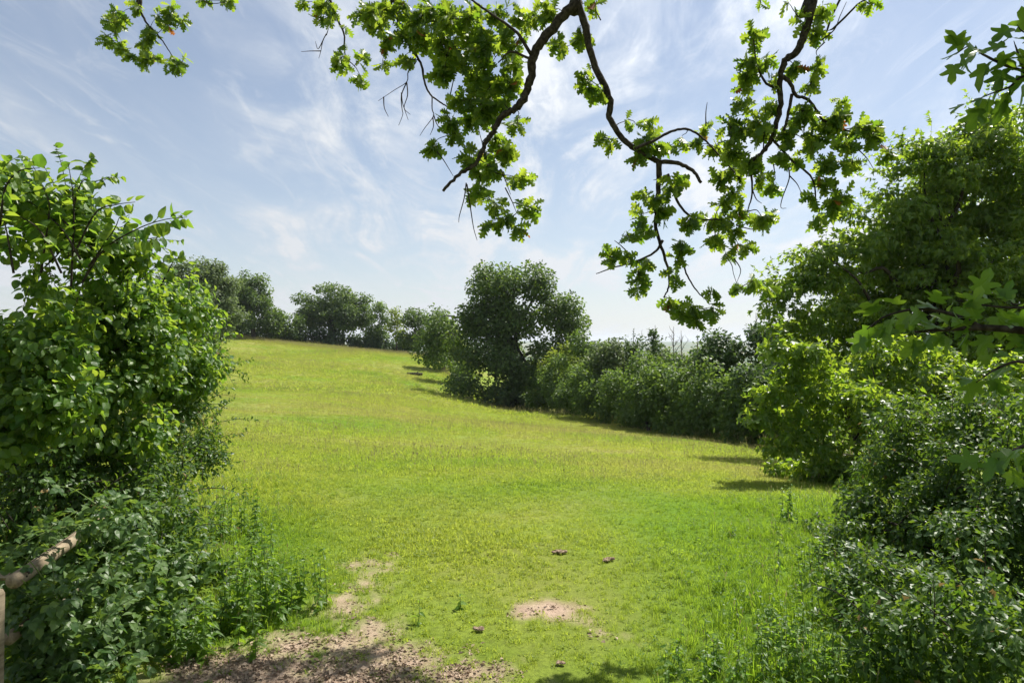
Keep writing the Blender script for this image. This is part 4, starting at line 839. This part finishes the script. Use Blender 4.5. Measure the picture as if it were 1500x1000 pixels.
def put(x, y, keep): return x[keep], y[keep]
def finish(name, templates, mats, x, y, scl, label, cat, dryk=1.0, lushk=1.0, tilt=.15):
    n = len(x); P = np.stack([x, y, gz(x, y)], -1); rot = np.stack([rng.normal(0, tilt, n), rng.normal(0, tilt, n), rng.uniform(0, 6.28, n)], -1)
    dr = np.clip(dry(x, y) * dryk + rng.normal(0, .05, n), 0, 1); lu = np.clip(lush(x, y) * lushk + rng.normal(0, .06, n), 0, 1)
    return scatter_object(name, templates, mats, P, rot, scl, rng.integers(0, len(templates), n), {'dry': dr, 'lush': lu}, label, cat)
GM = [L_GRASS, L_STRAW, L_WEED]
# near turf
x, y = view_points(rng, 62000, 2.9, 15.5); k = (rng.random(len(x)) > bare(x, y) * .94) & (x < right_edge(y) + .8); x, y = put(x, y, k)
short = [[(*blades(rng, 26, .06, .025, .075, .0042, .9), 0)] for _ in range(4)] + [[(*blades(rng, 16, .06, .02, .06, .004, .9), 0), (*herbs(rng, 8, .06, .022, .03), 0)] for _ in range(2)]
finish('grass', short, GM, x, y, rng.uniform(.7, 1.35, len(x)) * np.clip(.75 + .5 * fbm(x, y, .9, 3.3), .55, 1.3) * np.clip(.9 + (y - 8) * .06, .9, 1.3), 'short grazed grass with clover in the near meadow', 'grass')
# middle and far turf
x, y = view_points(rng, 60000, 9.5, 40.0); k = (x < right_edge(y) + .3) & (rng.random(len(x)) < np.clip((y - 9) / 5, .1, 1)); x, y = put(x, y, k)
mid = [[(*blades(rng, 46, .17, .035, .10, .0065, .9), 0)] for _ in range(3)] + [[(*blades(rng, 40, .17, .035, .10, .0065, .9), 0), (*stalks(rng, 3, .16, .12, .22), 1)] for _ in range(2)]
finish('meadow_grass', mid, GM, x, y, rng.uniform(.7, 1.3, len(x)) * np.clip(.75 + .5 * fbm(x, y, .35, 5.1), .4, 1.2), 'longer seeding grass across the middle of the meadow', 'grass')
x, y = view_points(rng, 42000, 37, 108.0, .62); k = (x < right_edge(y) + .3); x, y = put(x, y, k)
far_ = [[(*blades(rng, 60, .45, .04, .13, .02, .9), 0)] for _ in range(3)] + [[(*blades(rng, 55, .42, .06, .16, .022, .8), 0), (*stalks(rng, 10, .4, .2, .36), 1)]]
finish('hill_grass', far_, GM, x, y, rng.uniform(.7, 1.4, len(x)) * np.clip(.85 + .7 * fbm(x, y, .16, 6.1), .4, 1.6), 'grass on the far slope of the field up to the trees', 'grass')
# tall grass along both banks and hedge foot
def bank(n, fn):
    out = []
    for _ in range(n):
        out.append(fn())
    return np.array(out)
xs, ys, hs = [], [], []
for _ in range(3000):       # left bank
    d = rng.uniform(4.1, 10); q = rng.random(); u = -.48 + .22 * q ** 1.2 + .03 * rng.normal() + (.05 if d < 5.2 else 0); xs.append(u * d); ys.append(d); hs.append(1.0 - .62 * q)
for _ in range(7000):       # right bank
    d = rng.uniform(3.3, 10.5); e = np.interp(d, [3.3, 4.5, 6, 8, 10.5], [.30, .30, .26, .30, .40]); q = rng.random(); u = e - .09 + .06 * rng.normal() + .46 * q; xs.append(u * d); ys.append(d); hs.append(.20 + .70 * np.clip(q * 1.5, 0, 1))
x, y, hs = np.array(xs), np.array(ys), np.array(hs); k = rng.random(len(x)) > bare(x, y) * 1.3; x, y = put(x, y, k); hs = hs[k]
tall = [[(*blades(rng, 26, .06, .10, .30, .006, .7, 3), 0)] for _ in range(3)] + [[(*blades(rng, 24, .06, .10, .28, .006, .8, 3), 0), (*stalks(rng, 1, .05, .22, .36), 1)], [(*blades(rng, 16, .05, .08, .2, .006, .7, 3), 0), (*herbs(rng, 12, .07, .05, .18), 2)]]
finish('tall_grass', tall, GM, x, y, hs * rng.uniform(.4, .95, len(x)) * np.clip(.8 + .7 * fbm(x, y, 1.6, 9.1), .45, 1.3), 'tall lush grass and weeds along the bush edges on both sides', 'grass', .5, 1.2)
xs, ys = [], []
for _ in range(2600):
    d = rng.uniform(11, 92); xs.append(right_edge(d) - abs(rng.normal(0, .5)) + .35); ys.append(d)
for _ in range(2500):
    q = rng.random(); xs.append(-42 + 30 * q + rng.normal(0, .4)); ys.append(98.5 - 9.5 * q + rng.normal(0, 1.5))
x, y = np.array(xs), np.array(ys)
edge = [[(*blades(rng, 34, .22, .15, .55, .012, .6, 3), 0), (*stalks(rng, 10, .22, .4, .75), 1)] for _ in range(3)]
finish('edge_grass', edge, GM, x, y, rng.uniform(.3, .8, len(x)), 'uncut seeding grass along the foot of the hedges', 'grass', .75, .8)
# leaf litter and wood chips on the bare ground
def chips(rng, n, rad):
    L = Leaves()
    for q in range(n):
        a = rng.uniform(0, 6.28); r = rad * math.sqrt(rng.random()); b = rng.uniform(0, 6.28)
        L.add(np.array([r * math.cos(a), r * math.sin(a), rng.uniform(.002, .014)]), np.array([math.cos(b), math.sin(b), rng.normal(0, .25)]), np.array([0, 0, 1.0]) + .45 * rng.normal(size=3), rng.uniform(.008, .034))
    L.done(); V, F = FAR; Rm = frames(L.D, L.N); W = np.einsum('nij,vj->nvi', Rm, V * np.array([.75, 1, 1])) * L.S[:, None, None] + L.P[:, None, :]
    return W.reshape(-1, 3), [(f[None] + (np.arange(n) * len(V))[:, None, None]).reshape(-1, f.shape[1]) for f in F]
x, y = view_points(rng, 60000, 2.8, 7.0, .5); k = rng.random(len(x)) < np.clip(bare(x, y), 0, .9) * (.02 + .13 * np.clip((4.25 - y) / .5, 0, 1) * np.clip((.35 - x) / .4, 0, 1)); x, y = put(x, y, k)
lit = [[(*chips(rng, 12, .07), 0)] for _ in range(4)]
P = np.stack([x, y, gz(x, y) + .002], -1); n = len(x)
scatter_object('leaf_litter', lit, [L_LITTER], P, np.stack([np.zeros(n), np.zeros(n), rng.uniform(0, 6.28, n)], -1), rng.uniform(.6, 1.2, n), rng.integers(0, 4, n), {}, 'dry leaf litter and chips strewn over the bare track', 'leaf litter')
import sys

# thin summer air
if True:
    bpyV = np.array([(x_, y_, z_) for z_ in (-90, 60) for x_, y_ in ((-9500, -9500), (9500, -9500), (9500, 9500), (-9500, 9500))], float)
    hz_m = bpy.data.materials.new('haze'); hz_m.use_nodes = True; ht = hz_m.node_tree; ht.nodes.clear(); ho = N(ht, 'ShaderNodeOutputMaterial'); hp = N(ht, 'ShaderNodeVolumePrincipled')
    hp.inputs['Color'].default_value = (.85, .92, 1, 1); hp.inputs['Density'].default_value = .00016; hp.inputs['Anisotropy'].default_value = .3; ht.links.new(hp.outputs[0], ho.inputs['Volume'])
    tag(add('haze', mesh_np('haze', bpyV, [np.array([(3, 2, 1, 0), (4, 5, 6, 7), (0, 1, 5, 4), (1, 2, 6, 5), (2, 3, 7, 6), (3, 0, 4, 7)])], hz_m)), 'thin pale summer haze over the valley', 'haze', kind='stuff')
print('tris', sum(len(o.data.loops) - 2 * len(o.data.polygons) for o in bpy.data.objects if o.type == 'MESH'))
